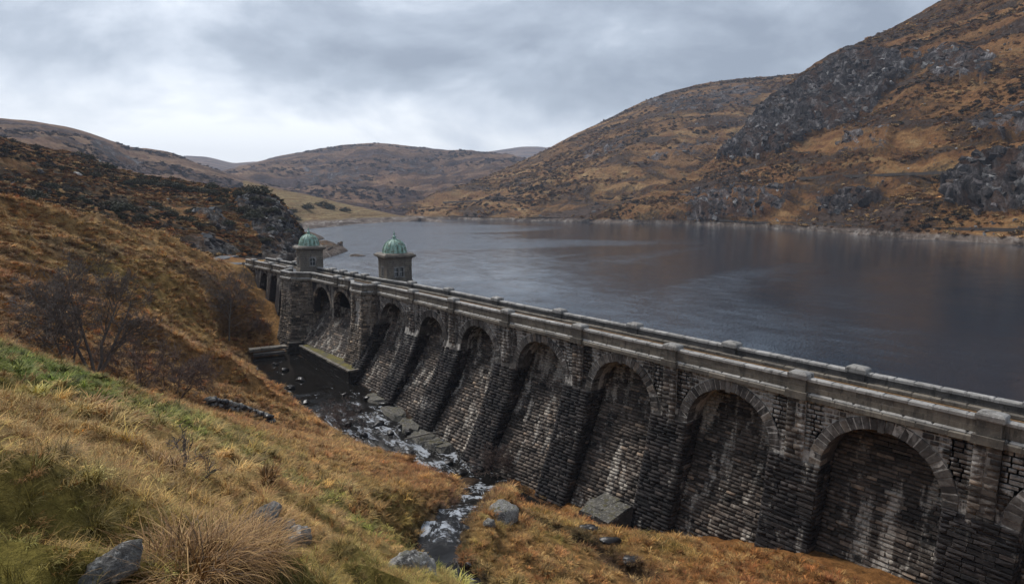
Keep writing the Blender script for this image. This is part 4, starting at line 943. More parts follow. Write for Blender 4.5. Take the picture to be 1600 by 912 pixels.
# near-black back sheet, shade of the openings put into its colour; and the stepped spillway apron
gridmesh('opening_shade_sheet', lambda a, z: (ax(a) + 4.0, a, z), np.linspace(93, 111.5, 5), np.linspace(-1.4, -9, 3), M_DARK, dam)
def apron(a, z):
    t = np.clip((-6.2 - z) / 7.0, 0, 1.0); return (ax(a) + 2.2 - 4.4 * t ** 1.25, a, z)
apo = gridmesh('spillway_apron', apron, np.linspace(93, 112, 10), np.linspace(-6.0, -13.6, 14), M_MORTAR, dam)
stone_field(apron, courses(-13.3, -6.1, 0.28, 0.40), lambda a, b: [(93.3, 111.6)], 0.45, 1.0, apo, M_PANEL, outward=(-1, 0, 0.5), proud=0.07, name='apron_stone', tintb=0.05)
gridmesh('spillway_crest', lambda a, d: (ax(a) + 2.2 + d, a, -5.98 + 0 * a), np.linspace(93, 112, 5), np.linspace(-0.05, 2.0, 3), M_WET, dam)

# ---- blind arches of the dam's left wing
LWY = [120.2, 126.6, 132.4, 138.4, 147.0]
for i in range(4):
    y0, y1 = LWY[i], LWY[i + 1]; yc = (y0 + y1) / 2; ri = min((y1 - y0) / 2 - 1.0, 2.1); zc_ = -2.5 - ri
    ya = np.unique(np.concatenate([np.linspace(y0, y1, 20), np.linspace(yc - ri, yc + ri, 25)])); n = len(ya)
    zb = np.where(np.abs(ya - yc) < ri - 1e-6, zc_ + np.sqrt(np.clip(ri * ri - (ya - yc) ** 2, 0, None)), -16.0)
    fo = lambda y, z: ax(y) - 1.6 * np.clip((-5 - z) / 9, 0, 2) ** 1.4
    V = np.concatenate([np.stack([fo(ya, zz) + d, ya, zz], 1) for d, zz in ((0.0, np.full(n, Z_TOP)), (0.0, zb), (2.0, zb))])
    wl_ = obj('wing_wall', mesh_from('wing_wall', V, [(j * n + a, j * n + a + 1, (j + 1) * n + a + 1, (j + 1) * n + a) for j in range(2) for a in range(n - 1)], {'tint': np.full(3 * n, 0.6)}), M_STONE, dam)
    gridmesh('wing_recess', lambda a, z: (ax(a) + 1.9 - 2.4 * np.clip((-3 - z) / 13, 0, 1) ** 1.3, a, z), np.linspace(y0, y1, 5), np.linspace(-2, -16, 9), M_STONE, dam)
    stone_field(lambda a, z: (fo(a, z), a, z), courses(-13.5, Z_TOP, 0.32, 0.46), lambda a, b, y0=y0, y1=y1, yc=yc, ri=ri, zc_=zc_: ([(y0, yc - math.sqrt(max(ri * ri - max(0, a - zc_) ** 2, 0))), (yc + math.sqrt(max(ri * ri - max(0, a - zc_) ** 2, 0)), y1)] if a - zc_ < ri else [(y0, y1)]), 0.6, 1.2, wl_, M_STONE, outward=(-1, 0, 0.2), proud=0.06, tintb=0.12)

# ---- emit the pieces: the largest-looking ones singly, the rest joined
def emit(limit=300):
    for name, lst in PIECES.items():
        size = []
        for V, Fc, par, mat, tint in lst:
            pj = proj(V); c = pj.mean(0)
            inview = (-20 < c[0] < 1620) and (-20 < c[1] < 930) and c[2] > 0
            size.append(((np.ptp(pj[:, 0]) * np.ptp(pj[:, 1])) if inview else 0) + (1e-3 / (1 + abs(c[2]))))
        order = np.argsort(-np.array(size)); first = set(order[:limit].tolist()); rest = {}
        for i, (V, Fc, par, mat, tint) in enumerate(lst):
            if i in first:
                W2 = V if par.type == 'EMPTY' else V
                o = obj(name, mesh_from(name, V, Fc, {'tint': np.full(len(V), tint)}), mat, par)
            else: rest.setdefault(mat.name, []).append((V, Fc, tint, mat))
        for mn, rl in rest.items():
            Vs = np.concatenate([r[0] for r in rl]); tn = np.concatenate([np.full(len(r[0]), r[2]) for r in rl]); n = 0; tri = []; quad = []
            for V, Fc, tint, mat in rl:
                for f in Fc: (tri if len(f) == 3 else quad).append([q + n for q in f])
                n += len(V)
            o = obj('joined_' + name + 's', mesh_from(name, Vs, [np.array(a) for a in (quad, tri) if len(a)], {'tint': tn}), rl[0][3], dam); o['kind'] = 'stuff'
emit()

# ---------------------------------------------------------------- towers
def ring_poly(h, c=0.0): return [(-h, -h), (h, -h), (h, h), (-h, h)]
def valve_tower(label, loc, rz, arched):
    t = empty('valve_tower', loc); t.rotation_euler.z = rz; tag(t, label, 'tower', 'domed towers on the dam')
    mb = MB(); mb.prism(ring_poly(2.42), 0.0, 0.75, ring_poly(2.30)); mb.build('plinth', M_TOWER, t)
    # four walls with window openings, coursed stones on the outer faces
    H0, H1, hw = 0.75, 4.35, 2.14
    for side in range(4):
        ca, sa = math.cos(side * math.pi / 2), math.sin(side * math.pi / 2)
        def tr(V, ca=ca, sa=sa):
            V = np.asarray(V, float); return np.stack([V[:, 0] * ca - V[:, 1] * sa, V[:, 0] * sa + V[:, 1] * ca, V[:, 2]], 1)
        double = (side == 0 and not arched); wn = [(-0.55, 0.34), (0.35, 0.34)] if double else [(0.15 if side == 0 else 0.1, 0.48 if arched else 0.34)]
        wz0, wz1 = 1.35, 2.75
        wm = MB(); cuts = [-hw]
        for c, h in sorted(wn): cuts += [c - h, c + h]
        cuts.append(hw)
        def bx(x0, x1, z0, z1):
            m2 = MB(); m2.box(((x0 + x1) / 2, -hw + 0.25, (z0 + z1) / 2), (x1 - x0, 0.5, z1 - z0)); wm.add(tr(m2.V[0]), m2.F)
        bx(-hw, hw, H0, wz0); bx(-hw, hw, wz1, H1)
        for i in range(0, len(cuts), 2): bx(cuts[i], cuts[i + 1], wz0, wz1)
        wl_ = wm.build('wall', M_MORTAR, t)
        sm = MB()
        for z0, z1 in courses(H0 + 0.02, H1, 0.30, 0.40):
            segs = [(-hw - 0.05, hw + 0.05)]
            if z1 > wz0 + 0.06 and z0 < wz1 - 0.06: segs = [(cuts[i], cuts[i + 1]) for i in range(0, len(cuts), 2)]; segs[0] = (segs[0][0] - 0.05, segs[0][1]); segs[-1] = (segs[-1][0], segs[-1][1] + 0.05)
            for a0, a1 in segs:
                a = a0
                while a1 - a > 0.08:
                    l = rng.uniform(0.4, 0.9)
                    if a1 - a - l < 0.25: l = a1 - a
                    m2 = MB(); m2.box(((2 * a + l) / 2, -hw - 0.02, (z0 + z1) / 2), (l - 0.03, 0.08 + rng.uniform(0, 0.05), z1 - z0 - 0.03), 0, 0.012); sm.add(tr(m2.V[0]), m2.F); a += l
        so_ = sm.build('wall_stones', M_TOWER, wl_); so_['kind'] = 'stuff'
        for c, h in wn:
            wmm = MB()
            for x0, x1, z0, z1 in ((c - h - 0.14, c - h, wz0 - 0.02, wz1 + 0.1), (c + h, c + h + 0.14, wz0 - 0.02, wz1 + 0.1), (c - h - 0.2, c + h + 0.2, wz0 - 0.16, wz0 - 0.02), (c - h - 0.2, c + h + 0.2, wz1 + 0.1, wz1 + 0.26)):
                m2 = MB(); m2.box(((x0 + x1) / 2, -hw - 0.06, (z0 + z1) / 2), (x1 - x0, 0.22, z1 - z0)); wmm.add(tr(m2.V[0]), m2.F)
            if arched:
                for j in range(7):
                    a0 = math.pi * j / 7; a1 = math.pi * (j + 1) / 7; V = [(c + r * math.cos(a), y_, wz1 - h + 0.1 + r * math.sin(a)) for y_ in (-hw + 0.1, -hw - 0.18) for r, a in ((h, a0), (h, a1), (h + 0.3, a1), (h + 0.3, a0))]
                    wmm.add(tr(V), [(q, (q + 1) % 4, 4 + (q + 1) % 4, 4 + q) for q in range(4)] + [(4, 5, 6, 7)])
            wo_ = wmm.build('window', M_COPING, t)
            pm = MB(); m2 = MB(); m2.box((c, -hw + 0.26, (wz0 + wz1) / 2), (2 * h, 0.02, wz1 - wz0)); pm.add(tr(m2.V[0]), m2.F); pm.build('pane', M_GLASS, wo_)
            pm = MB()
            for q in ((c, (wz0 + wz1) / 2, 0.05, wz1 - wz0), (c, wz0 + 0.75, 2 * h, 0.05)):
                m2 = MB(); m2.box((q[0], -hw + 0.22, q[1]), (q[2], 0.05, q[3])); pm.add(tr(m2.V[0]), m2.F)
            pm.build('glazing_bar', M_WHITE, wo_)
    mb = MB(); mb.prism(ring_poly(2.24), 4.10, 4.38, ring_poly(2.30)); mb.prism(ring_poly(2.30), 4.38, 4.62, ring_poly(2.72)); mb.prism(ring_poly(2.80), 4.63, 4.95, ring_poly(2.80)); mb.prism(ring_poly(2.66), 4.96, 5.22, ring_poly(2.36)); co = mb.build('cornice', M_TOWER, t)
    # copper dome with standing seams
    prof = []
    for i in range(13):
        a = i / 12 * math.pi / 2 * 0.965; prof.append((2.02 * math.cos(a) ** 0.92, 2.30 * math.sin(a)))
    dm = MB(); dm.lathe([(2.10, -0.12), (2.10, 0.0)] + prof, (0, 0, 5.22), 40); do = dm.build('dome', M_COPPER, t, True)
    for k in range(16):
        a = 2 * math.pi * k / 16; m2 = MB(); m2.tube([((r + 0.02) * math.cos(a), (r + 0.02) * math.sin(a), 5.22 + z) for r, z in prof], [0.055] * len(prof), 5); m2.build('seam', M_COPPER, do)
    fm = MB(); fm.lathe([(0.42, 7.38), (0.46, 7.46), (0.30, 7.55), (0.26, 7.80), (0.40, 7.88), (0.30, 7.98), (0.12, 8.12), (0.07, 8.30), (0.16, 8.40), (0.16, 8.50), (0.05, 8.60), (0.03, 9.0), (0.01, 9.15)], (0, 0, 0), 12); fm.build('finial', M_COPPER, t, True)
    return t
M_WHITE = simple_mat("white_painted_bar", (0.55, 0.55, 0.54), (0.75, 0.75, 0.74), 3, 0.5, 0)
mg, tg_, bgn = new_mat("window_glass"); bgn.inputs['Base Color'].default_value = (0.03, 0.033, 0.036, 1); bgn.inputs['Roughness'].default_value = 0.06; bgn.inputs['Specular IOR Level'].default_value = 0.8; M_GLASS = mg
valve_tower('square stone tower with green copper dome and paired windows, nearer the camera', (6.0, 93.8, -1.30), R(-8), False)
valve_tower('square stone tower with green dome standing farther along above the left bastion', (1.4, 121.5, -1.30), R(-10), True)
# iron railing gate at the foot of the nearer tower
rl = empty('iron_gate', (3.6, 91.3, -1.3)); tag(rl, 'small grey iron railing at the foot of the nearer tower', 'railing')
m2 = MB(); m2.tube([(0, 0, 1.0), (0.3, 3.6, 1.0)], [0.03] * 2, 5); m2.tube([(0, 0, 0.15), (0.3, 3.6, 0.15)], [0.03] * 2, 5); m2.build('rail', M_METAL, rl)
for k in range(13):
    m2 = MB(); f = k / 12; m2.tube([(0.3 * f, 3.6 * f, 0.0), (0.3 * f, 3.6 * f, 1.08)], [0.022] * 2, 4); m2.build('baluster', M_METAL, rl)

# ---------------------------------------------------------------- spillway basin, ledges and small masonry at the dam's foot
def moss_mat():
    m, t, b = new_mat("mossy_slab"); P = geo_pos(t); n1 = noise(t, P, 0.5, 6, 0.65); n2 = noise(t, P, 5, 6, 0.7)
    c = ramp(t, n1, [(0.36, (0.085, 0.075, 0.06)), (0.46, (0.10, 0.09, 0.035)), (0.56, (0.15, 0.125, 0.026)), (0.68, (0.10, 0.085, 0.03))])
    c = mixc(t, 1.0, c, ramp(t, n2, [(0.3, g(0.5)), (0.7, g(1.5))]), 'MULTIPLY')
    L(t, c, b.inputs['Base Color']); b.inputs['Roughness'].default_value = 0.95; bump(t, b, n2, 0.8, 0.08); return m
M_MOSS = moss_mat()
M_MOSSROCK = rock_mat('mossy_dam_rock', (0.045, 0.042, 0.038), (0.14, 0.13, 0.11), (0.24, 0.23, 0.20), (0.07, 0.06, 0.018), 0.7)
bs = empty('spillway_basin', (-6, 96, -15)); tag(bs, 'low dark retaining platform with mossy top at the spillway foot', 'retaining wall')
def rel(V, o): return np.asarray(V, float) - np.array(o.location)
BP = [(-6.15, 86.2), (-6.0, 108.0), (-4.9, 112.0), (1.0, 112.0), (1.0, 92.0), (-2.5, 86.6)]
mb = MB(); mb.prism([(x + 6, y - 96) for x, y in BP], -2.5, 1.72); mb.build('core', M_WET, bs)
ua = np.linspace(86.5, 108, 44); va = np.linspace(-5.9, 0.5, 14); U, Vv = np.meshgrid(ua, va, indexing='ij')
top = np.stack([Vv.ravel(), U.ravel(), -13.22 + 0.10 * fbm(np.stack([Vv.ravel() / 1.5, U.ravel() / 1.5, 0 * U.ravel()], 1), 4) + 0.10 * np.clip(Vv.ravel() + 5, 0, 5)], 1)
obj('mossy_top', mesh_from('mossy_top', rel(top, bs), grid_faces(44, 14, True), None, True), M_MOSS, bs)
PIECES.clear()
def block_row(name, p0, p1, z0, z1, depth, parent, mat, lens=(0.8, 1.6), j=0.03):
    p0 = np.array(p0, float); p1 = np.array(p1, float); ln = np.linalg.norm(p1 - p0); d = (p1 - p0) / ln; nn = np.array([d[1], -d[0]]); s = 0
    while s < ln - 0.05:
        l = rng.uniform(*lens)
        if ln - s - l < 0.5: l = ln - s
        V, Fc = cham_box(-depth / 2, depth / 2, s + 0.015, s + l - 0.015, z0, z1, 0.03, j)
        Q = np.stack([p0[0] + nn[0] * V[:, 0] + d[0] * V[:, 1], p0[1] + nn[1] * V[:, 0] + d[1] * V[:, 1], V[:, 2]], 1)
        obj(name, mesh_from(name, rel(Q, parent) if parent else Q, Fc, {'tint': np.full(len(Q), rng.random())}), mat, parent); s += l
block_row('edge_stone', (-6.15, 86.2), (-6.0, 108.0), -13.36, -13.08, 0.55, bs, M_PARA)
block_row('edge_stone', (-6.1, 86.25), (-3.0, 86.6), -13.37, -13.09, 0.5, bs, M_PARA)
for q in range(4):
    block_row('wall_stone', (-6.2, 86.15), (-6.05, 108.0), -15.4 + q * 0.5, -14.93 + q * 0.5, 0.36, bs, M_WET)
    block_row('wall_stone', (-6.1, 86.12), (-3.6, 86.4), -15.4 + q * 0.5, -14.93 + q * 0.5, 0.36, bs, M_WET)
ab = empty('abutment_block', (-6.3, 110.2, -15)); tag(ab, 'dark squared stone block at the far end of the spillway pool', 'stone block')
for q in range(4): block_row('block', (-7.2, 110.4), (-5.0, 109.6), -15.3 + q * 0.62, -14.72 + q * 0.62, 1.6, ab, M_WET, (0.9, 1.2))
lb = empty('bank_slab', (-10.5, 112.5, -13.4)); tag(lb, 'flat grey stone slab on the left bank beside the spillway pool', 'slab')
block_row('slab_stone', (-13.6, 112.6), (-7.4, 111.6), -14.0, -13.55, 1.7, lb, M_PARA, (1.2, 2.2)); block_row('slab_stone', (-13.2, 111.6), (-8.0, 110.6), -14.7, -14.25, 1.3, lb, M_USPARA, (1.2, 2.2))

# wedge-shaped stone block against the foot of the dam
wz = at_x(945, 795, -4.2); we = empty('stone_wedge', (wz[0], wz[1], wz[2])); tag(we, 'wedge shaped stone block leaning on the foot of the dam', 'stone block')
wm = MB(); w0 = np.array([(-1.7, -2.0, -3.0), (-1.7, 1.8, -3.0), (1.9, 1.9, -3.0), (1.9, -1.9, -3.0), (-1.6, -1.9, -0.15), (-1.6, 1.7, -0.35), (1.8, 1.8, 0.15), (1.8, -1.8, 0.35)])
wm.add(w0, [(3, 2, 1, 0), (0, 1, 5, 4), (1, 2, 6, 5), (2, 3, 7, 6), (3, 0, 4, 7)]); wm.build('core', M_USPARA, we)
for i in range(3):
    for jj in range(2):
        a0, a1 = i / 3 + rng.uniform(-.05, .06), (i + 1) / 3 + rng.uniform(-.06, .04); b0, b1 = jj / 2 + rng.uniform(-.04, .05), (jj + 1) / 2 + rng.uniform(-.06, .05); h = rng.uniform(0.05, 0.22)
        pt = lambda a, b, e: (1 - a) * ((1 - b) * w0[4] + b * w0[5]) + a * ((1 - b) * w0[7] + b * w0[6]) + np.array([0, 0, e])
        V = [pt(a + rng.uniform(-.03, .03), b + rng.uniform(-.04, .04), e + rng.uniform(-.05, .05)) for e in (-0.1, h) for a, b in ((a0, b0), (a1, b0), (a1, b1), (a0, b1))]
        obj('facing_slab', mesh_from('facing_slab', V, [(q, (q + 1) % 4, 4 + (q + 1) % 4, 4 + q) for q in range(4)] + [(4, 5, 6, 7)], {'tint': np.full(8, rng.random())}), M_MOSSROCK, we)

def rock_mesh(seed, sx, sy, sz, nu=26, nv=16, rough=0.30, flat=0.92):
    r_ = np.random.default_rng(seed); th_ = np.linspace(0, 2 * math.pi, nu, endpoint=False); ph = np.linspace(-math.pi / 2, math.pi / 2, nv)
    D = np.array([(math.cos(p) * math.cos(t), math.cos(p) * math.sin(t), math.sin(p)) for p in ph for t in th_])
    rad = np.ones(len(D))
    for _ in range(14):
        n_ = r_.normal(size=3); n_ /= np.linalg.norm(n_); d_ = r_.uniform(0.55, 0.9); c = D @ n_
        rad = np.where(c > 1e-3, np.minimum(rad, flat * (d_ / np.maximum(c, 1e-3)) + (1 - flat) * rad), rad)
    rad = rad * (1 + rough * fbm(D * 1.7 + seed * 3.1, 4) + 0.35 * rough * ridged(D * 3.3 + seed, 4))
    V = D * rad[:, None] * np.array([sx, sy, sz])
    Fc = [(i * nu + k, i * nu + (k + 1) % nu, (i + 1) * nu + (k + 1) % nu, (i + 1) * nu + k) for i in range(nv - 1) for k in range(nu)]
    return mesh_from('rock', V, np.array(Fc))
RINGS = []
def boulder(px, py, sx, sy, sz, seed, label, mat=None, sink=0.3, rz=None, name='boulder', group=None, at=None):
    p = hit(px, py) if at is None else np.array(at)
    if at is None: RINGS.append((p[0], p[1], max(sx, sy)))
    o = obj(name, rock_mesh(seed, sx, sy, sz), mat or M_ROCK); o.location = (p[0], p[1], (float(gh([p[0]], [p[1]])[0]) if at is None else p[2]) + sz * (1 - 2 * sink) * 0.5)
    o.rotation_euler = (rng.uniform(-.2, .2), rng.uniform(-.2, .2), rz if rz is not None else rng.uniform(0, 6)); tag(o, label, 'boulder', group); return o
boulder(168, 897, 0.25, 0.15, 0.14, 11, 'pale grey angular boulder at the bottom left edge beside the rush tussock', rz=0.4)
boulder(415, 815, 0.30, 0.22, 0.20, 12, 'rounded lichen covered boulder right behind the rush tussock', rz=0.2)
boulder(462, 848, 0.40, 0.26, 0.26, 13, 'mossy grey boulder in the grass midway between tussock and stream', rz=0.8)
boulder(445, 828, 0.22, 0.15, 0.15, 14, 'small pale stone just left of the mossy grass boulder')
boulder(640, 893, 0.75, 0.60, 0.42, 15, 'broad moss and lichen boulder on the left bank of the stream, bottom edge', M_ROCK)
boulder(712, 818, 0.55, 0.42, 0.42, 16, 'pale brown boulder sitting in the middle of the stream', M_ROCK, 0.15)
boulder(702, 835, 0.32, 0.28, 0.22, 17, 'low wet stone in the stream below the pale boulder', M_WET, 0.2)
boulder(785, 812, 1.5, 1.1, 0.75, 18, 'large grey lichen rock half buried on the right bank of the stream', M_ROCK, 0.35, 0.3)
boulder(765, 822, 0.5, 0.4, 0.35, 19, 'small pale stone against the large right bank rock', M_ROCK)
boulder(920, 830, 0.9, 0.55, 0.40, 22, 'dark rock in the gully right of the stream, upper one', M_WET, 0.3, -0.6)
boulder(955, 850, 0.9, 0.55, 0.38, 23, 'dark rock in the gully right of the stream, lower one', M_WET, 0.3, -0.6)
boulder(985, 880, 0.6, 0.4, 0.3, 24, 'small dark rock nearest the bottom edge in the right gully', M_WET, 0.3, -0.6)
k = 0
for px, py, s_ in [(600, 640, .8), (618, 652, .6), (575, 625, .7), (640, 675, .9), (655, 690, .6), (590, 668, .8), (560, 650, .6), (610, 690, .7), (540, 620, .6), (470, 600, .8), (445, 585, .7), (455, 612, .9), (500, 660, .8), (480, 640, .6), (520, 682, .7), (570, 695, .6), (640, 715, .7), (700, 725, .6), (720, 738, .7), (670, 700, .5), (625, 668, .55), (690, 742, .6), (740, 735, .6), (430, 575, .8), (545, 668, .5), (585, 655, .45)]:
    p = at_z(px, py, -15.6 if py < 640 else (-16.3 if py < 690 else -17.4)); k += 1
    d_, hw_, zw_ = seg_dist(p[:1], p[1:2], RIV)
    boulder(px, py, s_ * 1.1, s_ * 0.8, s_ * 0.55, 40 + k, 'dark wet rock breaking the rapids at the foot of the dam', M_WET, 0.0, None, 'river_rock', 'wet rocks in the rapids', (p[0], p[1], float(zw_[0]) - 0.12))
k = 0
for px, py, s_ in [(705, 868, .25), (690, 856, .3), (676, 838, .28), (722, 800, .3), (735, 790, .3), (700, 800, .25), (718, 850, .22), (745, 778, .35), (668, 868, .3), (732, 888, .25), (684, 812, .3), (728, 830, .3), (715, 895, .2)]:
    k += 1; boulder(px, py, s_ * 1.2, s_ * 0.9, s_ * 0.7, 80 + k, 'small wet stone in the side stream', M_WET, 0.15, None, 'stream_stone', 'small stones in the stream')
def slab_mesh(seed, sx, sy, h):
    r_ = np.random.default_rng(seed); n_ = 9; a = np.sort(r_.uniform(0, 6.283, n_)) * 0.35 + np.linspace(0, 6.283, n_, endpoint=False) * 0.65; rr = r_.uniform(0.8, 1.2, n_)
    V = [(sx * (q + r_.uniform(-.12, .12)) * math.cos(t) * rr[i], sy * (q + r_.uniform(-.12, .12)) * math.sin(t) * rr[i], z + r_.uniform(-.08, .08)) for q, z in ((1.35, -4 * h), (1.0, h * 0.5), (0.9, h)) for i, t in enumerate(a)]
    V.append((0, 0, h * 1.1)); Fc = [(j * n_ + i, j * n_ + (i + 1) % n_, (j + 1) * n_ + (i + 1) % n_, (j + 1) * n_ + i) for j in range(2) for i in range(n_)] + [(2 * n_ + i, 2 * n_ + (i + 1) % n_, 3 * n_) for i in range(n_)]
    return mesh_from('slab', V, Fc)
# broken ledge of slabs below the dam, over which the water falls
k = 0
for px, py, x_, sx, sy in [(588, 607, -5.9, 1.1, 1.5), (615, 620, -6.2, 1.2, 1.6), (640, 636, -6.4, 1.2, 1.5), (660, 648, -6.5, 1.2, 1.4), (676, 658, -6.3, 1.3, 1.3), (690, 668, -6.0, 1.0, 1.0)]:
    p = at_x(px, py, x_); k += 1
    o = obj('ledge_slab', slab_mesh(120 + k, sx * 1.1, sy * 1.35, 0.16), M_MOSSROCK); o.location = (p[0], p[1], float(seg_dist(np.array([p[0]]), np.array([p[1]]), RIV)[2][0]) + 0.22); o.rotation_euler = (rng.uniform(-.12, .12), rng.uniform(-.12, .12), rng.uniform(-.3, .3))
    tag(o, ['flat ledge slab at the foot of the dam, first from the spillway platform', 'flat ledge slab second from the spillway platform', 'flat ledge slab third from the spillway platform', 'pale ledge slab fourth from the spillway platform', 'pale ledge slab fifth from the spillway platform', 'pale ledge slab farthest from the spillway platform'][k - 1], 'rock slab')
# fallen pole across the water
p0 = at_z(632, 686, -15.9); p1 = at_z(700, 672, -15.5); m2 = MB(); m2.tube([p0, (p0 + p1) / 2 + np.array([0, 0, 0.1]), p1], [0.10, 0.09, 0.06], 6); tag(m2.build('fallen_pole', M_PALEBARK), 'thin pale pole lying across the water below the ledge', 'pole')

# rubble wall on the river bank and the road on the left
dw = empty('rubble_wall', tuple(hit(372, 640, 50))); tag(dw, 'dark rubble bank wall beyond the green slope left of the river', 'wall')
for i in range(46):
    f = (i % 23) / 22; lay = i // 23; px = 328 + 96 * f; py = 630 + 26 * f ** 1.3
    p = hit(px, py + 4, 56); o = obj('wall_rock', rock_mesh(200 + i, rng.uniform(.4, .75), rng.uniform(.35, .5), rng.uniform(.28, .42), 10, 7), M_WET if rng.random() < .6 else M_ROCK, dw)
    o.location = rel([p[0], p[1], p[2] + 0.15 + 0.5 * lay], dw); o.rotation_euler.z = rng.uniform(0, 6)
rp = [np.array((-1.8, 148.0)), np.array((-5.0, 153.0)), np.array((-12.0, 156.0))] + [hit(px, py, 110)[:2] for px, py in ((362, 399), (335, 392), (312, 386))]
rp = np.array(rp); s_ = np.concatenate([[0], np.cumsum(np.hypot(*np.diff(rp, axis=0).T))]); ss = np.linspace(0, s_[-1], 60); RPt = np.stack([np.interp(ss, s_, rp[:, i]) for i in (0, 1)], 1)
for _ in range(8): RPt[1:-1] = (RPt[:-2] + 2 * RPt[1:-1] + RPt[2:]) / 4
dd = np.gradient(RPt, axis=0); dd /= np.linalg.norm(dd, axis=1)[:, None]; nn = np.stack([-dd[:, 1], dd[:, 0]], 1)
rz_ = np.maximum.reduce([gh((RPt + nn * w)[:, 0], (RPt + nn * w)[:, 1]) for w in (-2, 0, 2)]) + 0.12; rz_[0] = -1.31; rz_[-12:] -= np.linspace(0, 0.8, 12)
for _ in range(10): rz_[1:-1] = (rz_[:-2] + rz_[1:-1] * 2 + rz_[2:]) / 4
V = np.concatenate([np.c_[RPt + nn * 2.1, rz_], np.c_[RPt - nn * 2.1, rz_], np.c_[RPt + nn * 2.6, rz_ - 1.5], np.c_[RPt - nn * 2.6, rz_ - 1.5]]); n = len(RPt)
tag(obj('road_approach', mesh_from('road_approach', V, [f for i in range(n - 1) for f in ((i, i + 1, n + i + 1, n + i), (2 * n + i, 2 * n + i + 1, i + 1, i), (n + i, n + i + 1, 3 * n + i + 1, 3 * n + i))]), M_ASPHALT), 'narrow grey road leaving the far end of the dam', kind='structure')

# shoreline walls and tracks on the far slopes: low dark ribbons of stone
def track(name, label, hl, pts, h, w):
    P = np.array([hill_hit(hl, *q) for q in pts]); s = np.concatenate([[0], np.cumsum(np.linalg.norm(np.diff(P, axis=0), axis=1))]); ss = np.linspace(0, s[-1], max(12, int(s[-1] / 8)))
    Q = np.stack([np.interp(ss, s, P[:, i]) for i in range(3)], 1)
    for _ in range(3): Q[1:-1] = (Q[:-2] + 2 * Q[1:-1] + Q[2:]) / 4
    mb = MB(); d = np.gradient(Q, axis=0)[:, :2]; d /= np.linalg.norm(d, axis=1)[:, None]; nn = np.stack([-d[:, 1], d[:, 0]], 1); n = len(Q); hh = h * rng.uniform(0.7, 1.2, n)
    V = np.concatenate([np.c_[Q[:, :2] + nn * a, Q[:, 2] + z] for a, z in ((-w, -1.2 + 0 * hh), (-w, hh), (w, hh), (w, -1.2 + 0 * hh))])
    mb.add(V, [(j * n + i, j * n + i + 1, (j + 1) * n + i + 1, (j + 1) * n + i) for j in range(3) for i in range(n - 1)])
    tag(mb.build(name, M_TRACK), label, 'wall')
track('shore_wall', 'thin dark wall along the right shore just above the water line', 'hill_right_mountain', [(1120, 344), (1180, 345), (1250, 347), (1330, 350), (1420, 352), (1500, 354), (1600, 357)], 0.55, 0.35)
track('shore_wall', 'thin dark wall along the far shore below the tawny slope', 'hill_far_right_slope', [(700, 337), (780, 337.5), (860, 338), (960, 339), (1060, 341)], 0.8, 0.4)
track('hillside_wall', 'thin dark field wall crossing the tawny far slope', 'hill_far_right_slope', [(690, 316), (750, 314), (820, 312), (900, 311), (970, 309), (1040, 306)], 0.8, 0.5)
track('hillside_wall', 'thin dark field wall crossing the right mountainside', 'hill_right_mountain', [(1245, 277), (1300, 273), (1360, 271), (1420, 268), (1480, 264)], 0.5, 0.4)

# ---------------------------------------------------------------- trees and shrubs
def grow_tree(seed, h, stems, spread, levels, kids, lean=(0, 0), r0=0.09, twist=0.25, upb=0.25):
    r_ = np.random.default_rng(seed); out = []
    def br(p, d, ln, r, lvl):
        ns = 5 if lvl < 2 else 3; pts = [p]; rad = [r]; q = p.copy(); dd = d.copy()
        for i in range(ns):
            dd = dd + r_.normal(size=3) * twist * (0.6 if lvl == 0 else 1.0) + np.array([0, 0, upb * 0.25]); dd /= np.linalg.norm(dd)
            q = q + dd * ln / ns; pts.append(q.copy()); rad.append(r * (1 - 0.72 * (i + 1) / ns))
        out.append((lvl, pts, rad))
        if lvl >= levels: return
        n = kids[lvl]
        for j in range(n):
            f = r_.uniform(0.25, 1.0); i = min(int(f * ns), ns - 1); b = pts[i] + (pts[i + 1] - pts[i]) * (f * ns - i)
            dl = pts[i + 1] - pts[i]; dl /= np.linalg.norm(dl); s_ = r_.normal(size=3); s_ -= dl * (s_ @ dl); s_ /= np.linalg.norm(s_)
            an = r_.uniform(0.45, 1.05); nd = dl * math.cos(an) + s_ * math.sin(an)
            br(b, nd, ln * r_.uniform(0.38, 0.66) * (1.15 - 0.4 * f), max(rad[i] * 0.55, 0.006), lvl + 1)
    for s in range(stems):
        a = r_.uniform(0, 6.28); d = np.array([math.cos(a) * spread + lean[0], math.sin(a) * spread + lean[1], 1.0]); d /= np.linalg.norm(d)
        br(np.array([math.cos(a) * 0.12 * (stems > 1) * stems ** 0.5, math.sin(a) * 0.12 * (stems > 1) * stems ** 0.5, -0.25]), d, h * r_.uniform(0.6, 0.85), r0 * r_.uniform(0.7, 1.1), 0)
    return out
def tree(name, label, cat, loc, seed, h, stems, spread, levels, kids, trunk_mat, twig_mat, lean=(0, 0), r0=0.09, twist=0.25, upb=0.25, minr=0.012):
    t = empty(name, tuple(loc)); tag(t, label, cat)
    T, Cn = MB(), MB()
    for lvl, pts, rad in grow_tree(seed, h, stems, spread, levels, kids, lean, r0, twist, upb):
        if lvl == 0: T.tube(pts, [max(x, 0.02) for x in rad], 6)
        else: Cn.tube(pts, [max(x, minr) for x in rad], 4 if lvl == 1 else 3)
    T.build('trunk', trunk_mat, t); Cn.build('crown', twig_mat, t); return t
def gp(px, py, d0): p = hit(px, py, d0); p[2] = float(gh([p[0]], [p[1]])[0]); return p
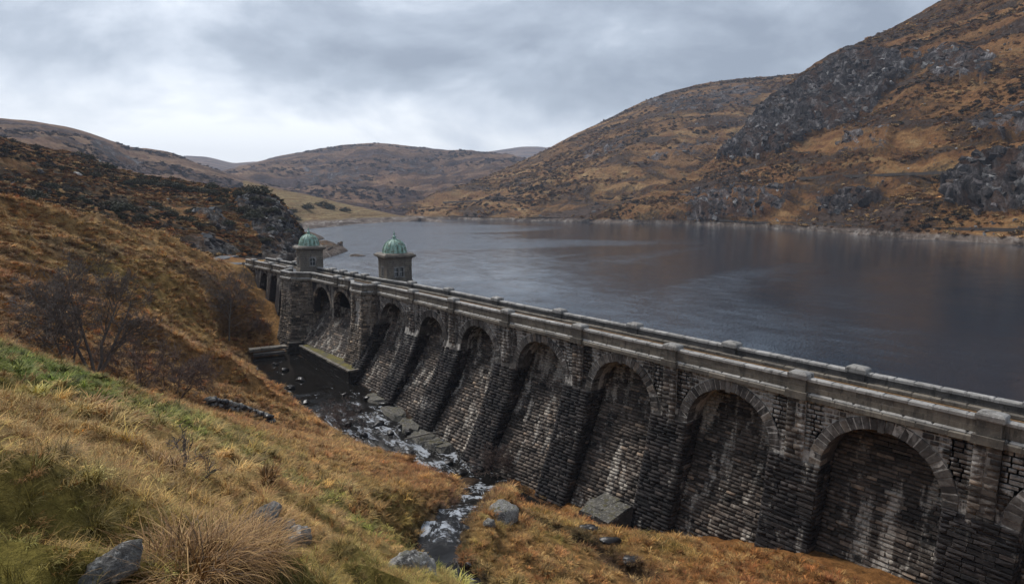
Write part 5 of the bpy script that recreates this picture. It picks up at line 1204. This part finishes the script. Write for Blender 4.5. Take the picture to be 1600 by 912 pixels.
tree('bare_tree', 'large bare many stemmed tree rising behind the green slope', 'tree', gp(148, 582, 50), 3, 9.4, 5, 0.48, 4, (9, 6, 5, 4), M_BARK, M_BARK, (0, 0), 0.15, 0.2, 0.3, 0.013)
tree('bare_tree', 'smaller bare tree just left of the large many stemmed one', 'tree', gp(108, 572, 50), 4, 6.2, 3, 0.35, 4, (8, 6, 5, 4), M_BARK, M_BARK, (-0.2, 0), 0.09, 0.22, 0.3, 0.012)
tree('bare_tree', 'bare tree with pale trunk standing alone near the dam', 'tree', gp(358, 532, 70), 5, 12.0, 1, 0.05, 4, (13, 7, 6, 4), M_PALEBARK, M_BARK, (0.05, 0), 0.16, 0.14, 0.25, 0.016)
tree('bare_shrub', 'low brown leafless thicket right of the large bare tree', 'shrub', gp(215, 602, 52), 6, 5.4, 9, 0.85, 3, (8, 6, 5), M_TWIG, M_TWIG, (0.1, 0), 0.045, 0.25, 0.2, 0.012)
tree('bare_shrub', 'low brown leafless thicket nearest the rubble wall', 'shrub', gp(275, 620, 52), 7, 4.8, 10, 0.9, 3, (8, 6, 5), M_TWIG, M_TWIG, (0.15, 0), 0.045, 0.25, 0.2, 0.012)
tree('bare_shrub', 'wispy leafless shrub growing in the rapids', 'shrub', at_z(535, 672, -15.9), 8, 4.4, 7, 0.7, 3, (8, 6, 5), M_TWIG, M_TWIG, (-0.1, 0), 0.04, 0.25, 0.2, 0.011)
tree('bare_shrub', 'reddish leafless shrub against the dam foot beside the river', 'shrub', gp(776, 748, 48), 9, 4.6, 8, 0.6, 3, (8, 6, 5), M_TWIG, M_TWIG, (0, 0), 0.04, 0.2, 0.3, 0.011)
tree('bare_shrub', 'dark leafless shrub beside the pale trunked tree', 'shrub', gp(405, 520, 80), 10, 4.2, 7, 0.8, 3, (7, 5, 4), M_TWIG, M_TWIG, (0, 0), 0.04, 0.25, 0.2, 0.014)
tree('dead_branch', 'dead twiggy heather branch standing in the straw grass', 'branch', gp(282, 742, 4), 12, 0.85, 1, 0.05, 3, (7, 4, 3), M_BARK, M_BARK, (0.12, 0), 0.018, 0.3, 0.3, 0.0035)
tree('dead_branch', 'dead twigs leaning right beside the upright heather branch', 'branch', gp(290, 746, 4), 13, 0.6, 1, 0.05, 2, (6, 4), M_BARK, M_BARK, (1.1, -0.9), 0.012, 0.2, 0.1, 0.003)

def leaf_clump(seed, n, rx, ry, rz, s):
    r_ = np.random.default_rng(seed); D = r_.normal(size=(n, 3)); D /= np.linalg.norm(D, axis=1)[:, None]; rr = r_.uniform(0.45, 1.0, (n, 1)) ** 0.5
    lump = 1 + 0.9 * fbm(D * 2.3 + seed * 2.3, 3)
    c = D * rr * lump[:, None] * np.array([rx, ry, rz]); c[:, 2] = np.abs(c[:, 2]) * 1.0 + 0.05
    a = r_.normal(size=(n, 3)); a /= np.linalg.norm(a, axis=1)[:, None]; b = np.cross(a, r_.normal(size=(n, 3))); b /= np.linalg.norm(b, axis=1)[:, None]
    sz = s * r_.uniform(0.5, 1.3, (n, 1))
    V = np.stack([c - a * sz, c + b * sz * 0.6, c + a * sz, c - b * sz * 0.6], 1).reshape(-1, 3)
    return mesh_from('foliage', V, np.arange(4 * n).reshape(n, 4))
BUSHM = [(leaf_clump(300 + i, 900, 1.6, 1.2, 1.15, 0.14), grow_tree(310 + i, 1.3, 4, 0.7, 1, (3,), r0=0.05)) for i in range(4)]
STEMM = []
for fm, gt in BUSHM:
    m2 = MB()
    for lvl, pts, rad in gt: m2.tube(pts, rad, 4)
    me_ = m2.mesh('stem'); me_.materials.append(M_BARK); STEMM.append(me_)
for i, (fm, gt) in enumerate(BUSHM): fm.materials.append(M_LEAF if i % 2 == 0 else M_LEAF2)
def bush(p, s, i, label, group=None, name='evergreen_bush'):
    t = empty(name, tuple(p)); t.scale = (s * rng.uniform(.85, 1.3), s * rng.uniform(.85, 1.2), s * rng.uniform(.6, .95)); t.rotation_euler.z = rng.uniform(0, 6); tag(t, label, 'bush', group)
    obj('foliage', BUSHM[i % 4][0], None, t); obj('stem', STEMM[i % 4], None, t)
bush(hill_hit('hill_left_bluff', 166, 262), 2.4, 0, 'lone round dark bush on the left skyline')
bush(hill_hit('hill_left_bluff', 137, 247), 1.7, 1, 'paler bush just left of the lone round skyline bush')
bush(hill_hit('hill_left_bluff', 121, 242), 1.3, 2, 'smallest leftmost bush of the three on the left skyline')
bpx = [(205, 288, 2.0), (222, 286, 2.3), (240, 289, 2.3), (258, 292, 2.2), (278, 293, 2.3), (298, 297, 2.2), (318, 300, 2.4), (338, 303, 2.2), (330, 294, 1.9), (352, 300, 2.2), (372, 305, 2.2), (388, 298, 2.6), (405, 302, 2.6), (398, 312, 2.2), (420, 315, 2.2), (412, 330, 2.0), (430, 330, 2.0), (442, 345, 1.9), (395, 340, 2.0), (380, 330, 2.2), (360, 325, 2.0), (64, 310, 2.0), (52, 306, 1.7), (150, 275, 1.5), (80, 290, 1.5), (172, 322, 2.1), (188, 326, 2.1), (205, 330, 2.0), (240, 322, 1.9), (255, 330, 2.0), (222, 340, 1.8), (270, 338, 1.9), (290, 345, 1.8), (310, 352, 1.8), (300, 330, 1.9), (160, 335, 1.7), (425, 360, 1.7), (415, 375, 1.6), (360, 350, 1.7), (345, 315, 2.0), (95, 262, 1.4), (110, 300, 1.6), (130, 318, 1.6), (28, 285, 1.6), (450, 362, 1.6)]
for i, (px, py, s) in enumerate(bpx):
    bush(hill_hit('hill_left_bluff', px, py), s * rng.uniform(.65, 1.05), i, 'dark evergreen scrub bush on the rough bluff left of the dam', 'scrub bushes on the left bluff')
for i, (px, py, s) in enumerate([(462, 345, 2.3), (480, 325, 2.6), (505, 322, 2.6), (518, 326, 2.8), (455, 330, 2.3), (540, 330, 2.2)]):
    bush(hill_hit('hill_lake_field', px, py), s * 1.5, i + 1, 'dark bush in the pale pasture on the far left shore', 'bushes in the lakeside pasture')

# ---------------------------------------------------------------- grass: blade tufts set on points, each tuft tinted by the turf it grows from
def tuft(seed, n, h, wd, spread, droop, seg=3, flat=0.0):
    r_ = np.random.default_rng(seed); V = []; Fc = []; bl = []
    for i in range(n):
        a = r_.uniform(0, 6.283); rr = spread * math.sqrt(r_.random()); p = np.array([math.cos(a) * rr, math.sin(a) * rr, -0.04])
        la = a + r_.normal() * 0.9; out = np.array([math.cos(la), math.sin(la), 0]); side = np.array([-math.sin(la), math.cos(la), 0])
        L_ = h * r_.uniform(0.5, 1.15); w = wd * r_.uniform(0.6, 1.3); el = math.radians(r_.uniform(48, 88) * (1 - flat) + 12 * flat); b = len(V); sh = r_.random(); k = droop * r_.uniform(0.4, 1.5)
        for s in range(seg + 1):
            f = s / seg; ww = w * (1 - f ** 1.5)
            if s == seg: V.append(p.copy())
            else: V += [p - side * ww, p + side * ww]
            bl += [sh] * (1 if s == seg else 2)
            p = p + (out * math.cos(el) + np.array([0, 0, math.sin(el)])) * (L_ / seg); el -= k
        for s in range(seg - 1): Fc.append((b + 2 * s, b + 2 * s + 1, b + 2 * s + 3, b + 2 * s + 2))
        Fc.append((b + 2 * (seg - 1), b + 2 * (seg - 1) + 1, b + 2 * seg))
    me = mesh_from('tuft', np.array(V), Fc, {'bl': np.array(bl)}); me.materials.append(M_GRASS); return me
kinds = bpy.data.collections.new('grass_kinds')
specs = [(60, .26, .0035, .10, .35, 4, 0), (70, .20, .0035, .13, .55, 4, .2), (50, .34, .004, .10, .45, 4, 0), (60, .16, .0045, .16, .35, 3, .45), (46, .42, .011, .16, .45, 3, .1), (40, .30, .014, .22, .5, 3, .4), (44, .22, .016, .22, .3, 3, .5), (190, .44, .0042, .13, .42, 5, .05), (150, .36, .012, .16, .42, 4, .1)]
for i, sp in enumerate(specs):
    kinds.objects.link(bpy.data.objects.new('tuft_%d' % i, tuft(500 + i, *sp)))
pts = []; 
def scatter(x0, x1, y0, y1, dens, dmin, dmax, kset, smin, smax, seed, keep=None):
    r_ = np.random.default_rng(seed); n = int((x1 - x0) * (y1 - y0) * dens); x = r_.uniform(x0, x1, n); y = r_.uniform(y0, y1, n); d = np.hypot(x - CAM[0], y - CAM[1])
    m = (d > dmin) & (d < dmax) & (r_.random(n) < np.clip((d - dmin) / (0.12 * dmin + .2), 0, 1)); x, y, d = x[m], y[m], d[m]; z = gh(x, y)
    pj = proj(np.stack([x, y, z], 1)); m = (pj[:, 2] > 0.5) & (pj[:, 0] > -140) & (pj[:, 0] < 1740) & (pj[:, 1] < 1050)
    o = np.zeros_like(x)
    for Q in (RIV, STR, DIT):
        dd, hw, zw = seg_dist(x, y, Q); m &= dd > hw * 1.0 + r_.uniform(0, 0.3, len(x))
    front = ax(y) - np.where(y < 86, sbat(y), 4.5) - 0.4; m &= (x < front) | (y > 147)
    bare = fbm(np.stack([x / 2.2, y / 2.2, o + 31], 1), 3); m &= bare + r_.uniform(-.25, .25, len(x)) < 0.5
    x, y, z, d = x[m], y[m], z[m], d[m]; n = len(x)
    c = ground_col(x, y) * np.exp(r_.normal(0.10, 0.36, n))[:, None] * (1 + r_.normal(0, 0.07, (n, 3)))
    alt = r_.random(n) * np.where(c[:, 1] > c[:, 0] * 0.9, 5.0, 1.0); alt_c = np.where((alt < 0.16)[:, None], C_STRAW, np.where((alt < 0.26)[:, None], C_RUST, C_TAN)) * np.exp(r_.normal(0.0, 0.3, n))[:, None]; c = np.where((alt < 0.36)[:, None], 0.25 * c + 0.75 * alt_c, c)
    lush = fbm(np.stack([x / 1.4, y / 1.4, 0 * x + 12], 1), 2)
    s = r_.uniform(smin, smax, n) * (1 + 0.5 * lush)
    green = (c[:, 1] > c[:, 0] * 0.97); s = np.where(green, s * 0.75, s)
    pts.append((x, y, z - 0.01, np.clip(c, 0.005, 0.9), s, r_.choice(kset, n), r_.normal(0, .16, n), r_.normal(0, .16, n), r_.uniform(0, 6.283, n)))
scatter(-60, -26, -3, 16, 120, 1.5, 11, [0, 1, 1, 2, 3, 3], .42, .85, 1)
scatter(-66, -14, -4, 30, 40, 9, 22, [0, 1, 1, 2, 3, 3], .6, 1.2, 2)
scatter(-80, 0, -2, 46, 10, 19, 40, [4, 5, 5, 6, 6], .7, 1.35, 3)
scatter(-95, 0, 0, 72, 5.5, 36, 66, [4, 5, 5, 6, 6], 1.0, 1.8, 4)
scatter(-60, -24, -3, 22, 2.6, 2.5, 20, [7], .35, .75, 11)
scatter(-80, 0, -2, 60, 1.4, 15, 60, [8], .9, 1.9, 12)
scatter(-110, -3, 30, 150, 2.6, 58, 130, [4, 5, 6, 8], 1.0, 2.0, 13)
scatter(-130, -3, 10, 150, 1.5, 60, 160, [4, 5, 6, 6], 1.4, 2.8, 5)
rr_ = np.random.default_rng(77)
for bx_, by_, br_ in RINGS:
    n = 26; a = rr_.uniform(0, 6.283, n); x = bx_ + np.cos(a) * br_ * rr_.uniform(.8, 1.25, n); y = by_ + np.sin(a) * br_ * rr_.uniform(.8, 1.25, n); d = np.hypot(x - CAM[0], y - CAM[1])
    pts.append((x, y, gh(x, y) - 0.01, np.clip(ground_col(x, y) * np.exp(rr_.normal(0, .25, n))[:, None], .005, .9), np.clip(br_ * 1.6, .4, 1.3) * rr_.uniform(.6, 1.1, n), rr_.choice([0, 1, 2] if d.mean() < 20 else [4, 5, 6], n), rr_.normal(0, .2, n), rr_.normal(0, .2, n), rr_.uniform(0, 6.283, n)))
cat_ = [np.concatenate([p[i] for p in pts]) for i in range(9)]
n = len(cat_[0]); gme = bpy.data.meshes.new('moor_grass'); gme.vertices.add(n); gme.vertices.foreach_set('co', np.stack(cat_[:3], 1).astype(np.float32).ravel())
def vattr(nm, arr, typ):
    a = gme.attributes.new(nm, typ, 'POINT'); a.data.foreach_set('vector' if typ == 'FLOAT_VECTOR' else 'value', np.ascontiguousarray(arr).ravel())
vattr('tint', cat_[3].astype(np.float32), 'FLOAT_VECTOR'); vattr('rot', np.stack([cat_[6], cat_[7], cat_[8]], 1).astype(np.float32), 'FLOAT_VECTOR')
vattr('scl', np.stack([cat_[4]] * 3, 1).astype(np.float32), 'FLOAT_VECTOR'); vattr('pick', cat_[5].astype(np.int32), 'INT')
go = obj('moor_grass', gme); tag(go, 'rough tawny and green moor grass covering the slopes', 'grass', kind='stuff')
def instancer(o, coll):
    gn = bpy.data.node_groups.new('things_on_points', 'GeometryNodeTree'); gn.interface.new_socket('Geometry', in_out='INPUT', socket_type='NodeSocketGeometry'); gn.interface.new_socket('Geometry', in_out='OUTPUT', socket_type='NodeSocketGeometry')
    gi, gout = gn.nodes.new('NodeGroupInput'), gn.nodes.new('NodeGroupOutput'); iop = gn.nodes.new('GeometryNodeInstanceOnPoints'); ci = gn.nodes.new('GeometryNodeCollectionInfo')
    ci.inputs['Collection'].default_value = coll; ci.inputs['Separate Children'].default_value = True; ci.inputs['Reset Children'].default_value = True
    def na(nm, typ):
        q = gn.nodes.new('GeometryNodeInputNamedAttribute'); q.data_type = typ; q.inputs['Name'].default_value = nm; return q.outputs[0]
    e2r = gn.nodes.new('FunctionNodeEulerToRotation'); gn.links.new(na('rot', 'FLOAT_VECTOR'), e2r.inputs[0])
    iop.inputs['Pick Instance'].default_value = True
    for a, b in ((gi.outputs[0], iop.inputs['Points']), (ci.outputs[0], iop.inputs['Instance']), (na('pick', 'INT'), iop.inputs['Instance Index']), (e2r.outputs[0], iop.inputs['Rotation']), (na('scl', 'FLOAT_VECTOR'), iop.inputs['Scale']), (iop.outputs[0], gout.inputs[0])): gn.links.new(a, b)
    o.modifiers.new('things', 'NODES').node_group = gn
instancer(go, kinds)
print('grass tufts', n)

# the big rush tussock at the bottom edge and a few pale ones
def tussock_mat():
    m, t, b = new_mat("rush_tussock"); c = ramp(t, attr(t, 'bl', 2), [(0, (0.06, 0.035, 0.014)), (0.35, (0.20, 0.095, 0.024)), (0.7, (0.36, 0.19, 0.055)), (1, (0.52, 0.33, 0.12))])
    L(t, c, b.inputs['Base Color']); b.inputs['Roughness'].default_value = 0.7; return m
M_TUSS = tussock_mat()
def tussock(px, py, h, sp, n_, seed, label, wd=.0035):
    me = tuft(seed, n_, h, wd, sp, .36, 6); me.materials.clear(); me.materials.append(M_TUSS); p = gp(px, py, 2)
    o = obj('grass_tussock', me); o.location = p; tag(o, label, 'tussock'); return o
tussock(295, 910, .62, .30, 1700, 901, 'big tawny rush tussock at the bottom edge beside the pale boulder')
tussock(372, 886, .55, .28, 1300, 902, 'tawny rush tussock right of the biggest one, before the lichen boulder')
tussock(245, 735, .42, .22, 260, 903, 'straw coloured tussock below the dead heather branch', .005)

# ---------------------------------------------------------------- heather clumps, scree and crag blocks on the hills (uncountable: scattered)
def tint_mat(name, rough=0.95):
    m, t, b = new_mat(name); P = geo_pos(t)
    col = N(t, 'ShaderNodeAttribute', attribute_name='tint', attribute_type='INSTANCER').outputs['Vector']
    c = mixc(t, 1.0, col, ramp(t, noise(t, P, 0.9, 6, 0.7), [(0.36, g(0.45)), (0.5, g(1.0)), (0.64, g(1.6))]), 'MULTIPLY')
    L(t, c, b.inputs['Base Color']); b.inputs['Roughness'].default_value = rough; b.inputs['Specular IOR Level'].default_value = 0.15; return m
M_TINT = tint_mat('hill_cover')
hk = bpy.data.collections.new('hill_cover_kinds')
for i in range(4):
    me = leaf_clump(700 + i, 130, 1.0, 0.8, 0.55, 0.26); me.materials.append(M_TINT); hk.objects.link(bpy.data.objects.new('clump_%d' % i, me))
for i in range(4):
    me = rock_mesh(720 + i, 1.0, 0.8, 0.75, 11, 8, 0.35, 0.95); me.materials.clear(); me.materials.append(M_TINT); hk.objects.link(bpy.data.objects.new('rock_%d' % i, me))
for i in range(4):
    r_ = np.random.default_rng(760 + i); V = np.array([(x, y, z) for z in (-1, 1) for x, y in ((-1, -1), (0.1, -1.25), (1, -0.9), (1.1, 0.8), (-0.1, 1.2), (-1.1, 0.9))], float) * np.array([1.3, 0.6, 0.5]); V += r_.uniform(-.28, .28, V.shape); V[6:, :2] *= r_.uniform(0.45, 0.9, (6, 1))
    me = mesh_from('slab', V, [(k, (k + 1) % 6, 6 + (k + 1) % 6, 6 + k) for k in range(6)] + [(6, 7, 8, 9, 10, 11), (5, 4, 3, 2, 1, 0)]); me.materials.append(M_TINT); hk.objects.link(bpy.data.objects.new('slab_%d' % i, me))
def cover(name, label, cat, hl, dens, kset, smin, smax, cols, seed, fn, flat=1.0, strike=None, sink=0.0):
    q, sh = HILLS[hl]; rock, flow, t = HROCK[hl]; r_ = np.random.default_rng(seed); ns, nn = sh
    Q = q.reshape(ns, nn, 3); FL = flow.reshape(ns, nn, 3); RK = rock.reshape(ns, nn); j0 = 2; j1 = int(np.argmax(t > 0.999))
    i = r_.integers(0, ns - 1, dens); j = r_.integers(j0, j1, dens); u = r_.random(dens)[:, None]; v = r_.random(dens)[:, None]
    def bl(A): return (A[i, j] * (1 - u) + A[i + 1, j] * u) * (1 - v) + (A[i, j + 1] * (1 - u) + A[i + 1, j + 1] * u) * v
    P = bl(Q); fl = bl(FL); rk = bl(RK[..., None])[:, 0]
    area = np.linalg.norm(np.cross(Q[i + 1, j] - Q[i, j], Q[i, j + 1] - Q[i, j]), axis=1); w = np.clip(area / np.percentile(area, 85), 0, 1)
    ca, sa = math.cos(-0.38), math.sin(-0.38); fr = np.stack([fl[:, 0] * ca - fl[:, 1] * sa, fl[:, 0] * sa + fl[:, 1] * ca, 0 * rk], 1)
    m = (r_.random(dens) < w * fn(fr, rk, P)) & (P[:, 2] > LAKE_Z + 3); pj = proj(P); m &= (pj[:, 2] > 5) & (pj[:, 0] > -60) & (pj[:, 0] < 1660)
    P = P[m]; n = len(P); s = np.exp(r_.uniform(math.log(smin), math.log(smax), n)); P[:, 2] -= sink * s; c = np.array(cols)[r_.integers(0, len(cols), n)] * np.exp(r_.normal(0, .3, n))[:, None]
    me = bpy.data.meshes.new(name); me.vertices.add(n); me.vertices.foreach_set('co', P.astype(np.float32).ravel())
    for nm, arr, typ in (('tint', c.astype(np.float32), 'FLOAT_VECTOR'), ('rot', np.stack([r_.normal(0 if strike is None else -0.5, .25, n), r_.normal(0 if strike is None else -0.35, .25, n), r_.uniform(0, 6.28, n) if strike is None else strike + r_.normal(0, .35, n)], 1).astype(np.float32), 'FLOAT_VECTOR'), ('scl', np.stack([s, s, s * flat], 1).astype(np.float32), 'FLOAT_VECTOR'), ('pick', r_.choice(kset, n).astype(np.int32), 'INT')):
        at = me.attributes.new(nm, typ, 'POINT'); at.data.foreach_set('vector' if typ == 'FLOAT_VECTOR' else 'value', np.ascontiguousarray(arr).ravel())
    o = obj(name, me); tag(o, label, cat, kind='stuff'); instancer(o, hk); print(name, n)
def bands(sc1, sc2, off, lo, hi):
    return lambda fr, rk, P: sstep(lo, hi, fbm(np.stack([fr[:, 0] / sc1, fr[:, 1] / sc2, 0 * rk + off], 1), 4, 0.6)) * (1 - sstep(0.25, 0.5, rk))
HC = [(0.050, 0.037, 0.029), (0.075, 0.054, 0.040), (0.10, 0.070, 0.045), (0.058, 0.050, 0.032)]
GC = [(0.30, 0.19, 0.085), (0.24, 0.13, 0.052), (0.36, 0.245, 0.12), (0.18, 0.085, 0.036)]
RC = [(0.06, 0.056, 0.056), (0.11, 0.105, 0.104), (0.20, 0.195, 0.19), (0.035, 0.032, 0.033)]
RCD = [(0.038, 0.034, 0.034), (0.055, 0.048, 0.046), (0.10, 0.095, 0.093), (0.025, 0.022, 0.022), (0.05, 0.036, 0.028), (0.045, 0.040, 0.039), (0.034, 0.03, 0.03), (0.065, 0.06, 0.058), (0.16, 0.155, 0.15)]
crag = lambda fr, rk, P: sstep(0.3, 0.7, rk)
scree = lambda fr, rk, P: (1 - sstep(0.2, 0.4, rk)) * (0.05 + sstep(0.15, 0.5, fbm(np.stack([fr[:, 0] / 60, fr[:, 1] / 30, 0 * rk + 51], 1), 4, 0.6)))
cover('mountain_heather', 'dark heather clumps in bands over the right mountainside', 'heather', 'hill_right_mountain', 13000, [0, 1, 2, 3], .8, 2.4, HC, 31, bands(90, 20, 5, 0.06, 0.34), 0.8)
cover('mountain_bracken', 'tawny bracken and grass clumps over the right mountainside', 'bracken', 'hill_right_mountain', 22000, [0, 1, 2, 3], .8, 2.2, GC, 32, bands(45, 16, 9, -0.20, 0.2), 0.6)
cover('mountain_crag_blocks', 'broken grey blocks of the crags on the right mountainside', 'rocks', 'hill_right_mountain', 9000, [8, 9, 10, 11], .9, 3.2, RCD, 33, crag, 1.0, 1.2, 0.35)
cover('mountain_scree', 'pale loose stones scattered on the right mountainside', 'scree', 'hill_right_mountain', 9000, [8, 9, 10, 11], .35, 1.1, RC[1:3], 34, scree, 0.8)
cover('far_slope_heather', 'dark heather clumps in bands over the tawny far slope', 'heather', 'hill_far_right_slope', 10000, [0, 1, 2, 3], 1.2, 3.6, HC, 35, bands(150, 32, 5, 0.06, 0.34), 0.8)
cover('far_slope_bracken', 'pale bracken clumps over the tawny far slope', 'bracken', 'hill_far_right_slope', 16000, [0, 1, 2, 3], 1.2, 3.5, GC, 36, bands(70, 26, 9, -0.15, 0.2), 0.6)
cover('far_slope_stones', 'grey stones and outcrops on the tawny far slope', 'rocks', 'hill_far_right_slope', 9000, [8, 9, 10, 11], .9, 2.6, RCD, 37, lambda fr, rk, P: np.maximum(0.5 * crag(fr, rk / 0.7, P), 0.25 * scree(fr, rk, P)))
cover('bluff_heather', 'dark heather and gorse clumps over the left bluff', 'heather', 'hill_left_bluff', 9000, [0, 1, 2, 3], .4, 1.4, HC + [(0.05, 0.05, 0.022)], 38, bands(34, 14, 5, -0.02, 0.28), 0.85)
cover('bluff_bracken', 'rusty bracken clumps over the left bluff', 'bracken', 'hill_left_bluff', 16000, [0, 1, 2, 3], .4, 1.2, GC + [(0.20, 0.085, 0.032)], 39, bands(26, 10, 9, -0.25, 0.15), 0.7)
cover('bluff_stones', 'pale grey stones and broken crag on the left bluff', 'rocks', 'hill_left_bluff', 9000, [8, 9, 10, 11], .3, 1.3, RCD + [(0.30, 0.29, 0.27)], 40, lambda fr, rk, P: np.maximum(0.5 * crag(fr, rk, P), 0.35 * scree(fr, rk, P)))
cover('valley_head_heather', 'dark heather patches over the hill at the head of the lake', 'heather', 'hill_valley_head', 7000, [0, 1, 2, 3], 2.5, 7.0, [(0.07, 0.052, 0.048), (0.09, 0.068, 0.058)], 41, bands(240, 80, 5, 0.05, 0.35), 0.7)
cover('left_ridge_heather', 'dark heather patches over the long left ridge', 'heather', 'hill_left_ridge', 9000, [0, 1, 2, 3], 1.5, 4.5, [(0.07, 0.052, 0.048), (0.09, 0.068, 0.058)], 42, bands(160, 50, 5, 0.05, 0.35), 0.7)

# ---------------------------------------------------------------- haze
HB = MB(); HB.box((600, 1700, 231.0), (7000, 8600, 520))
mh = bpy.data.materials.new("air_haze"); mh.use_nodes = True; ht = mh.node_tree; ht.nodes.clear()
pv = N(ht, 'ShaderNodeVolumePrincipled'); pv.inputs['Color'].default_value = (0.66, 0.77, 0.97, 1); pv.inputs['Density'].default_value = 0.00013; pv.inputs['Anisotropy'].default_value = 0.2
ho = N(ht, 'ShaderNodeOutputMaterial'); L(ht, pv.outputs[0], ho.inputs['Volume'])
tag(HB.build('haze', mh), 'thin blue air over the valley', 'haze', kind='stuff')
